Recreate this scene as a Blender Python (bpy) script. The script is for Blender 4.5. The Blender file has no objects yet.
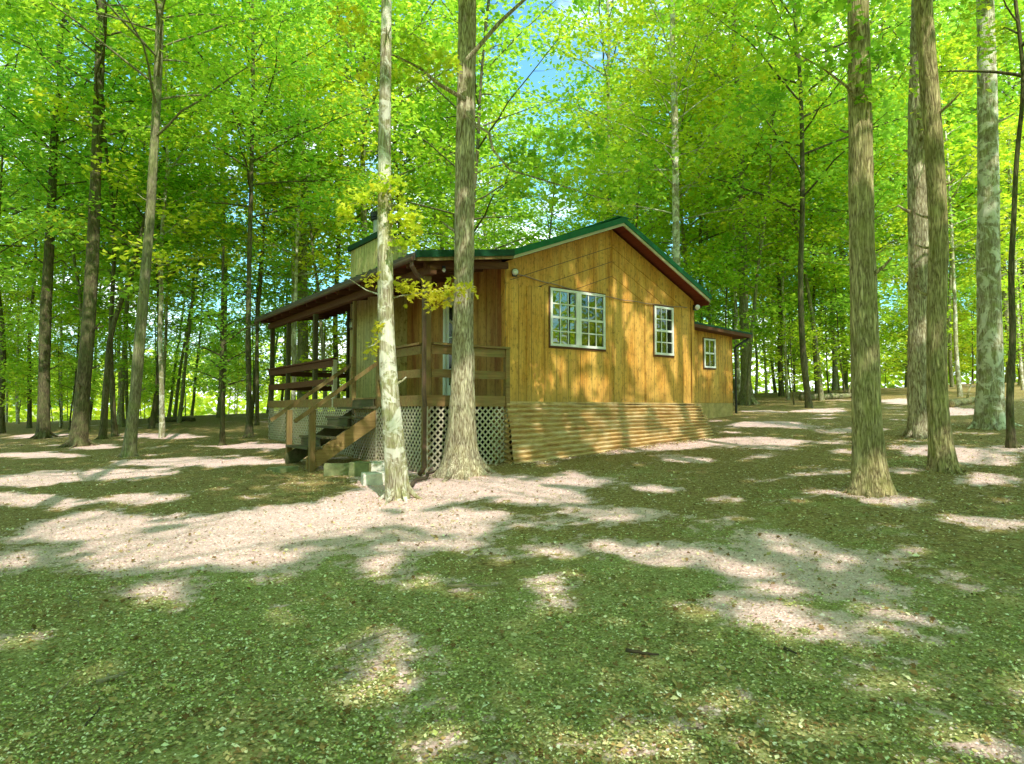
import bpy, bmesh, math, random
import numpy as np
from mathutils import Vector, Matrix

random.seed(7)
RNG = np.random.default_rng(11)
sc = bpy.context.scene
COL = sc.collection
R = math.radians

# ------------------------------------------------------------------ camera
F = 665.0
PITCH = R(2.4)
EYE = 1.5
cam_d = bpy.data.cameras.new('camera')
cam_d.lens = F / 1024 * 36
cam_d.sensor_width = 36
cam_d.clip_end = 3000
cam_d.clip_start = 0.05
cam = bpy.data.objects.new('camera', cam_d)
COL.objects.link(cam)
cam.location = (0, 0, EYE)
cam.rotation_euler = (math.pi / 2 + PITCH, 0, 0)
sc.camera = cam

def at(u, v, y):
    """point of the photo (u, v) at distance y along the ground axis"""
    cx = (u - 512) / F
    cz = (382 - v) / F
    fy = math.cos(PITCH) - cz * math.sin(PITCH)
    fz = math.sin(PITCH) + cz * math.cos(PITCH)
    return np.array([cx / fy * y, y, EYE + fz / fy * y])

# ------------------------------------------------------------------ sun
SUN_EL = R(48)
az = np.array([0.36, -0.933]); az /= np.linalg.norm(az)
SUN = np.array([az[0] * math.cos(SUN_EL), az[1] * math.cos(SUN_EL), math.sin(SUN_EL)])
sl = bpy.data.lights.new('sun', 'SUN')
sl.energy = 5.0
sl.angle = R(0.53)
sl.color = (1.0, 0.95, 0.86)
so = bpy.data.objects.new('sun', sl)
COL.objects.link(so)
so.rotation_euler = Vector(SUN).to_track_quat('Z', 'Y').to_euler()
so.location = (0, 0, 40)

# ------------------------------------------------------------------ noise
def _hash(ix, iy, iz, seed):
    h = (ix * 374761393 + iy * 668265263 + iz * 2147483647 + seed * 1274126177) & 0xFFFFFFFF
    h = ((h ^ (h >> 13)) * 1274126177) & 0xFFFFFFFF
    h = (h ^ (h >> 16)) & 0xFFFF
    return h / 65535.0

def vnoise(x, y, z=0.0, seed=0):
    x = np.asarray(x, float); y = np.asarray(y, float); z = np.asarray(z, float) + 0 * x
    xi, yi, zi = np.floor(x).astype(np.int64), np.floor(y).astype(np.int64), np.floor(z).astype(np.int64)
    fx, fy, fz = x - xi, y - yi, z - zi
    fx, fy, fz = [f * f * (3 - 2 * f) for f in (fx, fy, fz)]
    r = 0
    for dx in (0, 1):
        for dy in (0, 1):
            for dz in (0, 1):
                w = (fx if dx else 1 - fx) * (fy if dy else 1 - fy) * (fz if dz else 1 - fz)
                r = r + w * _hash(xi + dx, yi + dy, zi + dz, seed)
    return r

def fbm(x, y, z=0.0, seed=0, o=4):
    s, a, t = 0, 0.5, 0
    for k in range(o):
        s = s + a * vnoise(np.asarray(x) * 2 ** k, np.asarray(y) * 2 ** k, np.asarray(z) * 2 ** k, seed + k)
        t += a; a *= 0.5
    return s / t

# ------------------------------------------------------------------ terrain
def gz0(x, y):
    x = np.asarray(x, float); y = np.asarray(y, float)
    yy = np.clip(y, -2, 31)
    z = 0.062 * (yy - 2.8)
    w = np.clip((y + 2) / 10, 0, 1)
    z = z + w * np.where(x > 0, 0.045, 0.036) * np.clip(x, -30, 22)
    z = np.where(y > 34, z - 0.004 * np.clip(y - 34, 0, 120), z)
    z = np.where(x > 22, z + 0.02 * np.clip(x - 22, 0, 60), z)
    return z

def gz(x, y):
    z = gz0(x, y)
    z = z + 0.10 * (fbm(np.asarray(x) * .22, np.asarray(y) * .22, seed=3) - .5)
    return z + 0.035 * (fbm(np.asarray(x) * 1.3, np.asarray(y) * 1.3, seed=9) - .5)

def px_ground(u, v):
    a = at(u, v, 1.0)
    lo = 0.0
    o = np.array([0, 0, EYE]); d = a - o
    y = 1.5
    for k in range(800):
        p = o + d * y
        if p[2] <= gz0(p[0], p[1]):
            break
        y += 0.05 + y * 0.004
    return o + d * y

# ------------------------------------------------------------------ light gaps cut into the canopy to place the sun patches
def q_of(p):
    p = np.asarray(p, float)
    return p[..., :2] - SUN[:2] / SUN[2] * p[..., 2:3]

PATCH = [  # u, v, half width, half height, tilt (deg) of the sunlit places on the ground
    (300, 520, 110, 24, -4), (190, 548, 105, 22, -6), (90, 527, 62, 15, -4), (20, 500, 60, 8, 0), (60, 478, 110, 7, -3), (190, 463, 90, 5, 0),
    (245, 560, 60, 12, 0), (12, 563, 34, 9, -8), (385, 500, 60, 12, 0),
    (14, 646, 27, 11, -8), (190, 607, 22, 10, 0), (284, 614, 14, 11, 0), (334, 654, 26, 9, -12), (370, 644, 14, 5, -20), (424, 586, 20, 8, 0),
    (534, 590, 28, 10, 0), (548, 612, 24, 12, 0), (556, 553, 24, 7, 0), (600, 545, 20, 6, 0), (450, 545, 40, 9, 0), (500, 560, 20, 7, 10),
    (470, 486, 74, 13, 0), (540, 496, 50, 9, 4), (452, 520, 58, 11, 0), (620, 515, 38, 7, 4), (390, 560, 30, 6, 0), (575, 480, 34, 6, 4),
    (660, 556, 40, 12, 6), (742, 572, 74, 15, 20), (806, 556, 62, 15, 18), (790, 622, 66, 19, 14), (870, 590, 34, 9, 20), (720, 605, 30, 8, 0),
    (650, 447, 78, 5, -4), (752, 441, 64, 5, 0), (690, 460, 25, 3, 0), (655, 488, 20, 4, 0), (730, 500, 20, 4, 4),
    (692, 690, 15, 10, 10), (714, 704, 15, 9, 10), (606, 746, 40, 15, 5), (728, 742, 20, 9, 20), (985, 752, 52, 11, 8), (826, 682, 15, 6, 0),
    (886, 498, 52, 8, 8), (985, 522, 52, 9, 10), (965, 455, 62, 9, 8), (905, 450, 22, 5, 15), (846, 452, 14, 3, 0), (970, 580, 30, 6, 20), (1000, 600, 30, 6, 20),
    (915, 402, 40, 3, 0), (955, 412, 35, 4, 0), (860, 430, 20, 2, 0), (990, 478, 30, 4, 5), (920, 545, 16, 4, 5), (910, 636, 10, 4, 0),
    (90, 447, 30, 3, 0), (160, 436, 40, 2.5, 0), (40, 436, 30, 2, 0), (30, 455, 60, 3, 0), (250, 447, 40, 3, 0), (140, 500, 40, 6, 0),
    (770, 425, 40, 3, 0), (820, 411, 30, 2, 0), (458, 690, 14, 5, 0), (940, 690, 16, 5, 10), (590, 650, 12, 5, 0),
]
ELL = []   # ellipses (centre, inverse matrix) in sun-projected ground coordinates
for (u, v, a, b, t) in PATCH:
    c, s = math.cos(R(t)), math.sin(R(t))
    p0 = px_ground(u, v)
    pa = px_ground(u + a * c, v + a * s)
    pb = px_ground(u - b * s, v + b * c)
    q0, qa, qb = q_of(p0), q_of(pa), q_of(pb)
    M_ = np.array([qa - q0, qb - q0]).T
    if abs(np.linalg.det(M_)) > 1e-6:
        ELL.append((q0, np.linalg.inv(M_)))

# house frame
ELL_G = ELL; ELL = []
HC = np.array([-0.125, 11.9, 0.0])
HA = math.atan2(0.584, 0.812)
EX = np.array([math.cos(HA), math.sin(HA), 0.0])
EY = np.array([-math.sin(HA), math.cos(HA), 0.0])
def hp(a, b, z):
    return HC + EX * a + EY * b + np.array([0, 0, z])

WALL = [  # a, z, half length, half width, tilt from vertical of sunlit streaks on the gable wall and on trunks
    (3.02, 3.55, .70, .24, 22), (3.45, 2.75, .95, .30, 12), (3.75, 2.0, .6, .36, 10), (4.75, 2.5, .85, .24, 20), (5.0, 2.1, .7, .10, 12),
    (4.55, 3.1, .3, .12, 25), (4.2, 2.0, .5, .16, 10), (2.75, 2.5, .5, .09, 15), (2.5, 1.95, .35, .12, 15), (2.0, 1.95, .35, .10, 18), (1.5, 1.95, .3, .07, 18), (1.1, 2.0, .3, .06, 20),
    (3.1, 1.3, .5, .4, 5), (4.3, 1.2, .5, .4, 5), (2.0, 1.1, .4, .16, 10), (4.9, 1.3, .4, .2, 5), (1.35, 1.0, .4, .09, 10),
    (.25, 2.3, .3, .05, 20), (.75, 2.05, .3, .05, 20), (3.0, 4.15, .2, .07, 25), (.6, 3.2, .12, .04, 20),
]
_r = random.Random(3)
for k in range(34):
    a_ = _r.uniform(.5, 5.1); WALL.append((a_, _r.uniform(1.65, 2.1 + .22 * a_), _r.uniform(.15, .4), _r.uniform(.05, .11), _r.uniform(12, 26)))
for (a, z, l, w, t) in WALL:
    q0 = q_of(hp(a, 0, z)); s, c = math.sin(R(t)), math.cos(R(t))
    qa = q_of(hp(a + s * l, 0, z - c * l)); w *= 1.25; qb = q_of(hp(a + c * w, 0, z + s * w))
    ELL.append((q0, np.linalg.inv(np.array([qa - q0, qb - q0]).T)))
SPOT = [  # world points on trunks and porch that stand in the sun: x, y, z, radius
    *[(tuple(at(u, v, y)), r) for (u, v, y, r) in [
        (462, 455, 10.5, .5), (462, 430, 10.6, .40), (462, 405, 10.6, .36), (463, 380, 10.6, .28), (468, 362, 10.6, .16), (388, 380, 9, .26), (386, 345, 9, .26), (386, 310, 9, .24), (386, 270, 9, .25),
        (384, 230, 9, .22), (384, 190, 9, .2), (402, 425, 11.3, .30), (405, 375, 11.3, .25), (395, 440, 11.0, .3), (385, 470, 9.9, .35), (404, 405, 11.3, .22), (340, 398, 13.0, .18), (330, 425, 12.6, .16),
        (940, 190, 9.2, .26), (944, 225, 9.2, .2), (938, 150, 9.2, .14), (985, 40, 14, .4), (990, 80, 14, .3), (1012, 440, 11, .25), (860, 60, 8.1, .08), (872, 486, 8, .2),
        (425, 290, 8.9, .30), (452, 289, 8.88, .26), (360, 200, 8.85, .3), (405, 214, 8.85, .3), (386, 186, 8.8, .3), (405, 240, 8.85, .2), (350, 215, 8.85, .2), (436, 300, 11.2, .07), (865, 330, 8.1, .05), (900, 230, 13, .3), (675, 130, 22, .6), (675, 180, 22, .6), (742, 300, 24, .6)]],
]
for (p, r) in SPOT:
    ELL.append((q_of(np.array(p)), np.eye(2) / np.array([r, r])))

def lit(P):
    """1 where a ray of sun through P should reach the ground unobstructed"""
    q = q_of(P)
    wx = q[:, 0] + .22 * (fbm(q[:, 0] * 1.6, q[:, 1] * 1.6, seed=21) - .5) * 2
    wy = q[:, 1] + .22 * (fbm(q[:, 0] * 1.6, q[:, 1] * 1.6, seed=31) - .5) * 2
    def near(E, X, Y):
        best = np.full(len(q), 9.0)
        for c, m in E:
            dx, dy = X - c[0], Y - c[1]
            e = (m[0, 0] * dx + m[0, 1] * dy) ** 2 + (m[1, 0] * dx + m[1, 1] * dy) ** 2
            best = np.minimum(best, e)
        return best
    n = fbm(q[:, 0] * 3.2, q[:, 1] * 3.2, seed=41)
    n2 = fbm(q[:, 0] * 7, q[:, 1] * 7, seed=43)
    fleck = fbm(q[:, 0] * 2.6, q[:, 1] * 2.6, seed=47, o=3) > .66
    return (near(ELL_G, wx, wy) + (n - .5) * 1.7 < 1.05) | (near(ELL, q[:, 0], q[:, 1]) + (n2 - .5) * 1.1 < 1.1) | fleck

# ------------------------------------------------------------------ materials
def new_mat(name):
    m = bpy.data.materials.new(name); m.use_nodes = True
    nt = m.node_tree; nt.nodes.clear()
    out = nt.nodes.new('ShaderNodeOutputMaterial')
    return m, nt, out

class G:
    """tiny helper for node graphs"""
    def __init__(s, nt): s.nt = nt
    def n(s, t, **kw):
        x = s.nt.nodes.new('ShaderNode' + t)
        for k, v in kw.items(): setattr(x, k, v)
        return x
    def l(s, a, b): s.nt.links.new(a, b)
    def coord(s, kind='Object', scale=(1, 1, 1), rot=(0, 0, 0)):
        tc = s.n('TexCoord'); mp = s.n('Mapping')
        mp.inputs['Scale'].default_value = scale; mp.inputs['Rotation'].default_value = rot
        s.l(tc.outputs[kind], mp.inputs[0]); return mp.outputs[0]
    def noise(s, vec, scale, detail=5, rough=.6, dist=0):
        x = s.n('TexNoise'); x.inputs['Scale'].default_value = scale; x.inputs['Detail'].default_value = detail
        x.inputs['Roughness'].default_value = rough; x.inputs['Distortion'].default_value = dist
        if vec is not None: s.l(vec, x.inputs['Vector'])
        return x.outputs['Fac']
    def ramp(s, fac, stops, interp='LINEAR'):
        x = s.n('ValToRGB'); x.color_ramp.interpolation = interp
        e = x.color_ramp.elements
        while len(e) < len(stops): e.new(.5)
        for k, (p, c) in enumerate(stops):
            e[k].position = p
            e[k].color = (c, c, c, 1) if isinstance(c, (int, float)) else (*c, 1)
        s.l(fac, x.inputs[0]); return x.outputs[0]
    def mix(s, fac, a, b, mode='MIX'):
        x = s.n('Mix', data_type='RGBA', blend_type=mode)
        for sock, val in ((x.inputs[0], fac), (x.inputs[6], a), (x.inputs[7], b)):
            if isinstance(val, (int, float)): sock.default_value = val
            elif isinstance(val, tuple): sock.default_value = (*val, 1)
            else: s.l(val, sock)
        return x.outputs[2]
    def math(s, op, a, b=0.0, c=None):
        x = s.n('Math', operation=op)
        for k, val in enumerate((a, b) if c is None else (a, b, c)):
            if isinstance(val, (int, float)): x.inputs[k].default_value = val
            else: s.l(val, x.inputs[k])
        return x.outputs[0]
    def bump(s, h, strength=.5, dist=.02):
        x = s.n('Bump'); x.inputs['Strength'].default_value = strength; x.inputs['Distance'].default_value = dist
        s.l(h, x.inputs['Height']); return x.outputs[0]
    def bsdf(s, out, col, rough=.8, normal=None, spec=.3, metal=0):
        x = s.n('BsdfPrincipled')
        for sock, val in ((x.inputs['Base Color'], col), (x.inputs['Roughness'], rough)):
            if isinstance(val, tuple): sock.default_value = (*val, 1)
            elif isinstance(val, (int, float)): sock.default_value = val
            else: s.l(val, sock)
        x.inputs['Specular IOR Level'].default_value = spec
        x.inputs['Metallic'].default_value = metal
        if normal is not None: s.l(normal, x.inputs['Normal'])
        s.l(x.outputs[0], out.inputs[0]); return x

def leaf_mat(name, dark, light, trans=.58, tr_gain=1.25, yellow=None):
    m, nt, out = new_mat(name); g = G(nt)
    geo = g.n('NewGeometry'); oi = g.n('ObjectInfo')
    tc = g.n('TexCoord')
    clump = g.noise(tc.outputs['Object'], .55, 2)
    f = g.math('ADD', g.math('MULTIPLY', geo.outputs['Random Per Island'], .55), g.math('MULTIPLY', clump, .55))
    f = g.math('ADD', f, g.math('MULTIPLY', g.math('SUBTRACT', oi.outputs['Random'], .5), .5))
    stops = [(.2, dark), (.85, light)]
    if yellow: stops.append((.98, yellow))
    c = g.ramp(f, stops)
    ct = g.mix(1.0, c, (tr_gain, tr_gain * .96, tr_gain * .6), 'MULTIPLY')
    d = g.n('BsdfPrincipled'); d.inputs['Roughness'].default_value = .45; d.inputs['Specular IOR Level'].default_value = .35
    g.l(c, d.inputs['Base Color'])
    t = g.n('BsdfTranslucent'); g.l(ct, t.inputs[0])
    mx = g.n('MixShader'); mx.inputs[0].default_value = trans
    g.l(d.outputs[0], mx.inputs[1]); g.l(t.outputs[0], mx.inputs[2]); g.l(mx.outputs[0], out.inputs[0])
    return m

M = {}
M['leaf'] = leaf_mat('forest_leaves', (.20, .44, .035), (.62, .84, .09), yellow=(.84, .88, .12))
M['leaf_cool'] = leaf_mat('deep_green_leaves', (.19, .46, .07), (.50, .76, .11))  # cooler, deeper green leaf colour
M['leaf_yellow'] = leaf_mat('yellow_green_leaves', (.38, .60, .03), (.84, .90, .09), tr_gain=1.1, yellow=(.74, .70, .05))
M['leaf_gold'] = leaf_mat('pale_golden_leaves', (.50, .52, .04), (.78, .72, .08), tr_gain=1.2)

def bark_mat(name, dark, light, moss, moss_amt=.5, lichen=None, vscale=1.0, bump=.7, fs=1.0):
    m, nt, out = new_mat(name); g = G(nt)
    v = g.coord('Object', (13 * vscale, 13 * vscale, 1.7 * vscale))
    n1 = g.math('SUBTRACT', 1.0, g.math('MULTIPLY', g.math('ABSOLUTE', g.math('SUBTRACT', g.noise(v, 1.5 * fs, 5, .6, .8), .5)), 3.6))
    n1 = g.math('SUBTRACT', 1.0, g.math('MAXIMUM', n1, 0.0))
    n1 = g.math('ADD', g.math('MULTIPLY', n1, .75), g.math('MULTIPLY', g.noise(g.coord('Object', (1, 1, .5)), 24, 5, .7), .35))
    v2 = g.mix(.06, g.coord('Object', (38 * vscale, 38 * vscale, 6 * vscale)), g.noise(g.coord('Object'), 5, 4))
    vor = g.n('TexVoronoi', feature='DISTANCE_TO_EDGE'); vor.inputs['Scale'].default_value = 1.1 * fs; g.l(v2, vor.inputs[0])
    crack = g.ramp(vor.outputs['Distance'], [(0, 0.0), (.35, 1.0)])
    v3 = g.coord('Object')
    n2 = g.noise(v3, 2.3, 4, .6)
    h = g.math('ADD', g.math('MULTIPLY', n1, .82), g.math('MULTIPLY', crack, .18))
    base = g.ramp(h, [(.14, dark), (.60, light)])
    base = g.mix(g.math('MULTIPLY', g.ramp(g.noise(v3, 5.0, 5, .7), [(.42, 0.0), (.62, 1.0)]), moss_amt), base, moss)
    if lichen:
        base = g.mix(g.ramp(g.noise(v3, 3.4, 5, .65, .8), [(.50, 0.0), (.56, .85)]), base, lichen)
    base = g.mix(.35, base, g.ramp(n2, [(.35, .22), (.62, 1.0)]), 'MULTIPLY')
    fine = g.noise(v3, 70, 4, .7)
    hh = g.math('ADD', h, g.math('MULTIPLY', fine, .18))
    g.bsdf(out, base, .92, g.bump(hh, bump, .035), spec=.12)
    return m
M['bark_tan'] = bark_mat('furrowed_tan_bark', (.13, .08, .035), (.93, .82, .60), (.50, .43, .19), .25)
M['bark_pale'] = bark_mat('pale_blotched_bark', (.20, .15, .08), (.88, .80, .62), (.36, .38, .12), .6, lichen=(.93, .89, .76), fs=.8)
M['bark_olive'] = bark_mat('mossy_olive_bark', (.11, .075, .03), (.84, .68, .38), (.46, .43, .14), .4)
M['bark_dark'] = bark_mat('dark_forest_bark', (.06, .048, .03), (.28, .23, .13), (.14, .18, .055), .5)
M['bark_grey'] = bark_mat('grey_forest_bark', (.14, .12, .07), (.50, .45, .29), (.28, .33, .10), .5)

def siding_mat(name, tint_lo, tint_hi, groove=.22, across=0, worn=.5):
    """stained plywood siding: wood streaks, water stains; vertical grooves every `groove` metres"""
    m, nt, out = new_mat(name); g = G(nt)
    tc = g.n('TexCoord'); sep = g.n('SeparateXYZ'); g.l(tc.outputs['Object'], sep.inputs[0])
    x = sep.outputs[across]
    fr = g.math('FRACT', g.math('DIVIDE', x, groove))
    d = g.math('ABSOLUTE', g.math('SUBTRACT', fr, .5))
    line = g.math('GREATER_THAN', d, .5 - .006 / groove)
    st = g.coord('Object', (34, 34, 1.6))
    n1 = g.noise(st, 1.0, 6, .7, .3)
    st2 = g.coord('Object', (3.0, 3.0, .5))
    n2 = g.noise(st2, 1.0, 5, .6)
    spots = g.noise(g.coord('Object', (1, 1, .6)), 16, 5, .75)
    base = g.ramp(n1, [(.34, tint_lo), (.64, tint_hi)])
    strk = g.noise(g.coord('Object', (7, 7, .35)), 1.0, 5, .65)
    base = g.mix(g.ramp(strk, [(.53, 0.0), (.68, .5)]), base, (.26, .11, .022))
    base = g.mix(g.ramp(n2, [(.36, 0.0), (.64, worn)]), base, (.95, .62, .17))
    base = g.mix(g.ramp(spots, [(.52, 0.0), (.66, .7)]), base, (.17, .075, .02))
    # per-board tone
    cell = g.math('FLOOR', g.math('DIVIDE', x, groove))
    wn = g.n('TexWhiteNoise', noise_dimensions='1D'); g.l(cell, wn.inputs['W'])
    base = g.mix(.35, base, g.ramp(wn.outputs['Value'], [(0, .8), (1, 1.0)]), 'MULTIPLY')
    base = g.mix(g.math('MULTIPLY', line, .62), base, (.03, .014, .006))
    # splash and mildew at the bottom of the wall
    zz = g.math('ADD', sep.outputs[2], g.math('MULTIPLY', g.math('SUBTRACT', n2, .5), .7))
    foot = g.ramp(g.math('MULTIPLY', g.math('SUBTRACT', 2.05, zz), 2.2), [(0, 0.0), (1, .35)])
    base = g.mix(foot, base, (.34, .25, .09))
    h = g.math('SUBTRACT', g.math('MULTIPLY', n1, .25), line)
    g.bsdf(out, base, .72, g.bump(h, .55, .012), spec=.25)
    return m
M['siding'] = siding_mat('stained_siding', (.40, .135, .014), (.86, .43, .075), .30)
M['siding_side'] = siding_mat('stained_siding_painted_shade', (.22, .06, .02), (.44, .15, .045), .30, across=1)  # darker copy of the siding, porch shade mixed into its colour
M['siding_chase'] = siding_mat('weathered_board_siding', (.50, .42, .18), (.78, .70, .36), .16, across=1, worn=.2)

def gable_board_mat():
    m = siding_mat('gable_siding', (.38, .125, .013), (.76, .35, .055), 50.0)
    return m
M['siding_gable'] = gable_board_mat()

def wood_mat(name, lo, hi, along=0, rough=.8, moss=None, moss_amt=.4):
    m, nt, out = new_mat(name); g = G(nt)
    s = [18, 18, 18]; s[along] = 1.2
    n1 = g.noise(g.coord('Object', tuple(s)), 1.4, 6, .7, .4)
    base = g.ramp(n1, [(.25, lo), (.75, hi)])
    geo = g.n('NewGeometry')
    base = g.mix(.3, base, g.ramp(geo.outputs['Random Per Island'], [(0, .6), (1, 1.0)]), 'MULTIPLY')
    if moss:
        base = g.mix(g.ramp(g.noise(g.coord('Object'), 6, 4), [(.45, 0.0), (.65, moss_amt)]), base, moss)
    g.bsdf(out, base, rough, g.bump(n1, .4, .006), spec=.2)
    return m
M['deck_wood'] = wood_mat('weathered_deck_wood', (.16, .09, .035), (.40, .25, .10), 0, moss=(.22, .23, .08))
M['post_wood'] = wood_mat('weathered_post_wood', (.13, .08, .03), (.34, .22, .09), 2, moss=(.2, .2, .07))
M['red_wood'] = wood_mat('dark_red_stained_wood', (.085, .035, .016), (.19, .085, .04), 0)
M['soffit'] = wood_mat('red_brown_soffit', (.13, .028, .014), (.24, .055, .025), 1)
M['step_wood'] = wood_mat('mossy_dark_step_wood', (.05, .042, .022), (.16, .14, .075), 1, moss=(.10, .13, .04))
M['stringer'] = wood_mat('warm_stringer_wood', (.20, .12, .045), (.46, .31, .12), 0)
M['fascia'] = wood_mat('cream_fascia', (.42, .38, .24), (.64, .58, .40), 0)
M['lattice'] = wood_mat('pale_lattice', (.40, .36, .25), (.68, .62, .47), 0)
M['red_lattice'] = M['lattice']

def simple(name, col, rough=.6, metal=0, spec=.4, var=.25, scale=8, bump=.1):
    m, nt, out = new_mat(name); g = G(nt)
    n = g.noise(g.coord('Object'), scale, 5, .65)
    lo = tuple(c * (1 - var) for c in col); hi = tuple(min(1, c * (1 + var)) for c in col)
    g.bsdf(out, g.ramp(n, [(.3, lo), (.7, hi)]), rough, g.bump(n, bump, .01), spec, metal)
    return m
M['green_metal'] = simple('green_metal_roofing', (.008, .13, .035), .55, .0, .2)
M['dark_green'] = simple('dark_green_flashing', (.008, .055, .022), .55, .0, .2)
M['white_vinyl'] = simple('white_vinyl', (.78, .78, .74), .4, var=.05)
M['black'] = simple('black_enamel', (.02, .02, .02), .4)
M['brown_pipe'] = simple('brown_downspout', (.11, .062, .035), .5)
M['galv'] = simple('galvanised_flue', (.45, .44, .36), .4, .6)
M['lamp_glass'] = simple('frosted_lamp', (.75, .75, .72), .25, var=.03)
M['cable'] = simple('pinkish_grey_cable', (.34, .22, .16), .6)
M['dark_inside'] = simple('dark_interior', (.02, .018, .014), .9, spec=.1)  # near-black, the lack of light indoors is put into the colour
M['curtain'] = simple('pale_curtain', (.42, .42, .36), .9, spec=.1, scale=20)
M['concrete'] = simple('weathered_concrete', (.42, .40, .30), .9, spec=.15, scale=14, bump=.5)
M['concrete_moss'] = simple('mossy_concrete', (.24, .25, .12), .9, spec=.15, scale=10, bump=.5)
M['pale_slab'] = simple('pale_slab', (.66, .63, .55), .9, spec=.15, scale=9, bump=.4)
M['stick'] = wood_mat('dead_wood', (.16, .12, .07), (.48, .40, .27), 0)
M['stick_dark'] = wood_mat('dark_dead_wood', (.04, .03, .02), (.12, .09, .06), 0)

def skirt_mat():
    m, nt, out = new_mat('weathered_tin_skirting'); g = G(nt)
    n = g.noise(g.coord('Object', (2.2, 2.2, 14)), 1.4, 5, .65)
    n2 = g.noise(g.coord('Object', (9, 9, 1.2)), 1.0, 5, .7)
    base = g.ramp(n, [(.3, (.38, .21, .075)), (.5, (.58, .37, .15)), (.75, (.76, .58, .33))])
    base = g.mix(g.ramp(n2, [(.52, 0.0), (.66, .5)]), base, (.34, .16, .045))
    base = g.mix(g.ramp(g.noise(g.coord('Object', (1.2, 1.2, 3)), 2.2, 5, .7), [(.48, 0.0), (.62, .3)]), base, (.88, .76, .52))
    g.bsdf(out, base, .55, g.bump(n2, .15, .01), .35, .0)
    return m
M['skirt'] = skirt_mat()

def glass_mat():
    m, nt, out = new_mat('window_glass'); g = G(nt)
    gl = g.n('BsdfGlossy'); gl.inputs['Roughness'].default_value = .015; gl.inputs[0].default_value = (.95, .95, .95, 1)
    tr = g.n('BsdfTransparent'); tr.inputs[0].default_value = (.55, .60, .52, 1)
    fr = g.n('Fresnel'); fr.inputs[0].default_value = 1.5
    f = g.math('ADD', g.math('MULTIPLY', fr.outputs[0], .9), .05)
    n = g.noise(g.coord('Object'), 1.7, 2); b = g.bump(n, .03, .02); g.l(b, gl.inputs['Normal'])
    mx = g.n('MixShader'); g.l(f, mx.inputs[0]); g.l(tr.outputs[0], mx.inputs[1]); g.l(gl.outputs[0], mx.inputs[2])
    g.l(mx.outputs[0], out.inputs[0]); return m
M['glass'] = glass_mat()

def ground_mat():
    m, nt, out = new_mat('forest_floor'); g = G(nt)
    v = g.coord('Object')
    at_ = g.n('Attribute', attribute_name='dirt'); dirt = at_.outputs['Fac']
    at2 = g.n('Attribute', attribute_name='moss'); mossf = at2.outputs['Fac']
    big = g.noise(v, .45, 4, .6); mid = g.noise(v, 2.6, 5, .65); fine = g.noise(v, 34, 6, .75); vf = g.noise(v, 120, 4, .7)
    vor = g.n('TexVoronoi'); vor.inputs['Scale'].default_value = 34; g.l(v, vor.inputs[0])
    vor2 = g.n('TexVoronoi'); vor2.inputs['Scale'].default_value = 75; g.l(v, vor2.inputs[0])
    litter = g.ramp(vor.outputs['Color'], [(.15, (.14, .085, .03)), (.5, (.38, .26, .09)), (.78, (.58, .44, .18)), (.97, (.86, .76, .46))])
    litter = g.mix(.6, litter, g.ramp(fine, [(.3, (.08, .05, .02)), (.7, (.60, .45, .19))]))
    moss = g.ramp(vor2.outputs['Color'], [(.2, (.15, .14, .035)), (.6, (.48, .47, .16)), (.95, (.86, .82, .48))])
    moss = g.mix(.5, moss, g.ramp(fine, [(.3, (.11, .10, .03)), (.7, (.68, .65, .28))]))
    mf = g.ramp(g.math('ADD', mossf, g.math('MULTIPLY', g.math('SUBTRACT', mid, .5), .9)), [(.35, 0.0), (.6, 1.0)])
    base = g.mix(mf, litter, moss)
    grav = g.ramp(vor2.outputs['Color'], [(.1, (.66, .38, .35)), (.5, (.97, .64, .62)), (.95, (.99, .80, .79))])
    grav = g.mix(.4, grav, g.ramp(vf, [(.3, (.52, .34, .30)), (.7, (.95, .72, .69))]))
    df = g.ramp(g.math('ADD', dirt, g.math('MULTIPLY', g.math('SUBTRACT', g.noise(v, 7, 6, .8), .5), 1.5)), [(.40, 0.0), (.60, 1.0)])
    base = g.mix(df, base, grav)  # pale gravel tone also paints in the sun patches
    base = g.mix(.3, base, g.ramp(big, [(.3, .75), (.7, 1.0)]), 'MULTIPLY')
    h = g.math('ADD', g.math('MULTIPLY', vor.outputs['Distance'], .7), g.math('MULTIPLY', fine, .8))
    g.bsdf(out, base, .95, g.bump(h, .9, .025), spec=.08)
    return m
M['ground'] = ground_mat()

# ------------------------------------------------------------------ object helpers
def tag(o, label=None, cat=None, group=None, kind=None):
    if label: o['label'] = label
    if cat: o['category'] = cat
    if group: o['group'] = group
    if kind: o['kind'] = kind
    return o

def empty(name, loc=(0, 0, 0), rz=0.0, parent=None):
    o = bpy.data.objects.new(name, None); COL.objects.link(o)
    o.location = loc; o.rotation_euler = (0, 0, rz); o.empty_display_size = .3
    if parent: o.parent = parent
    return o

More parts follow.
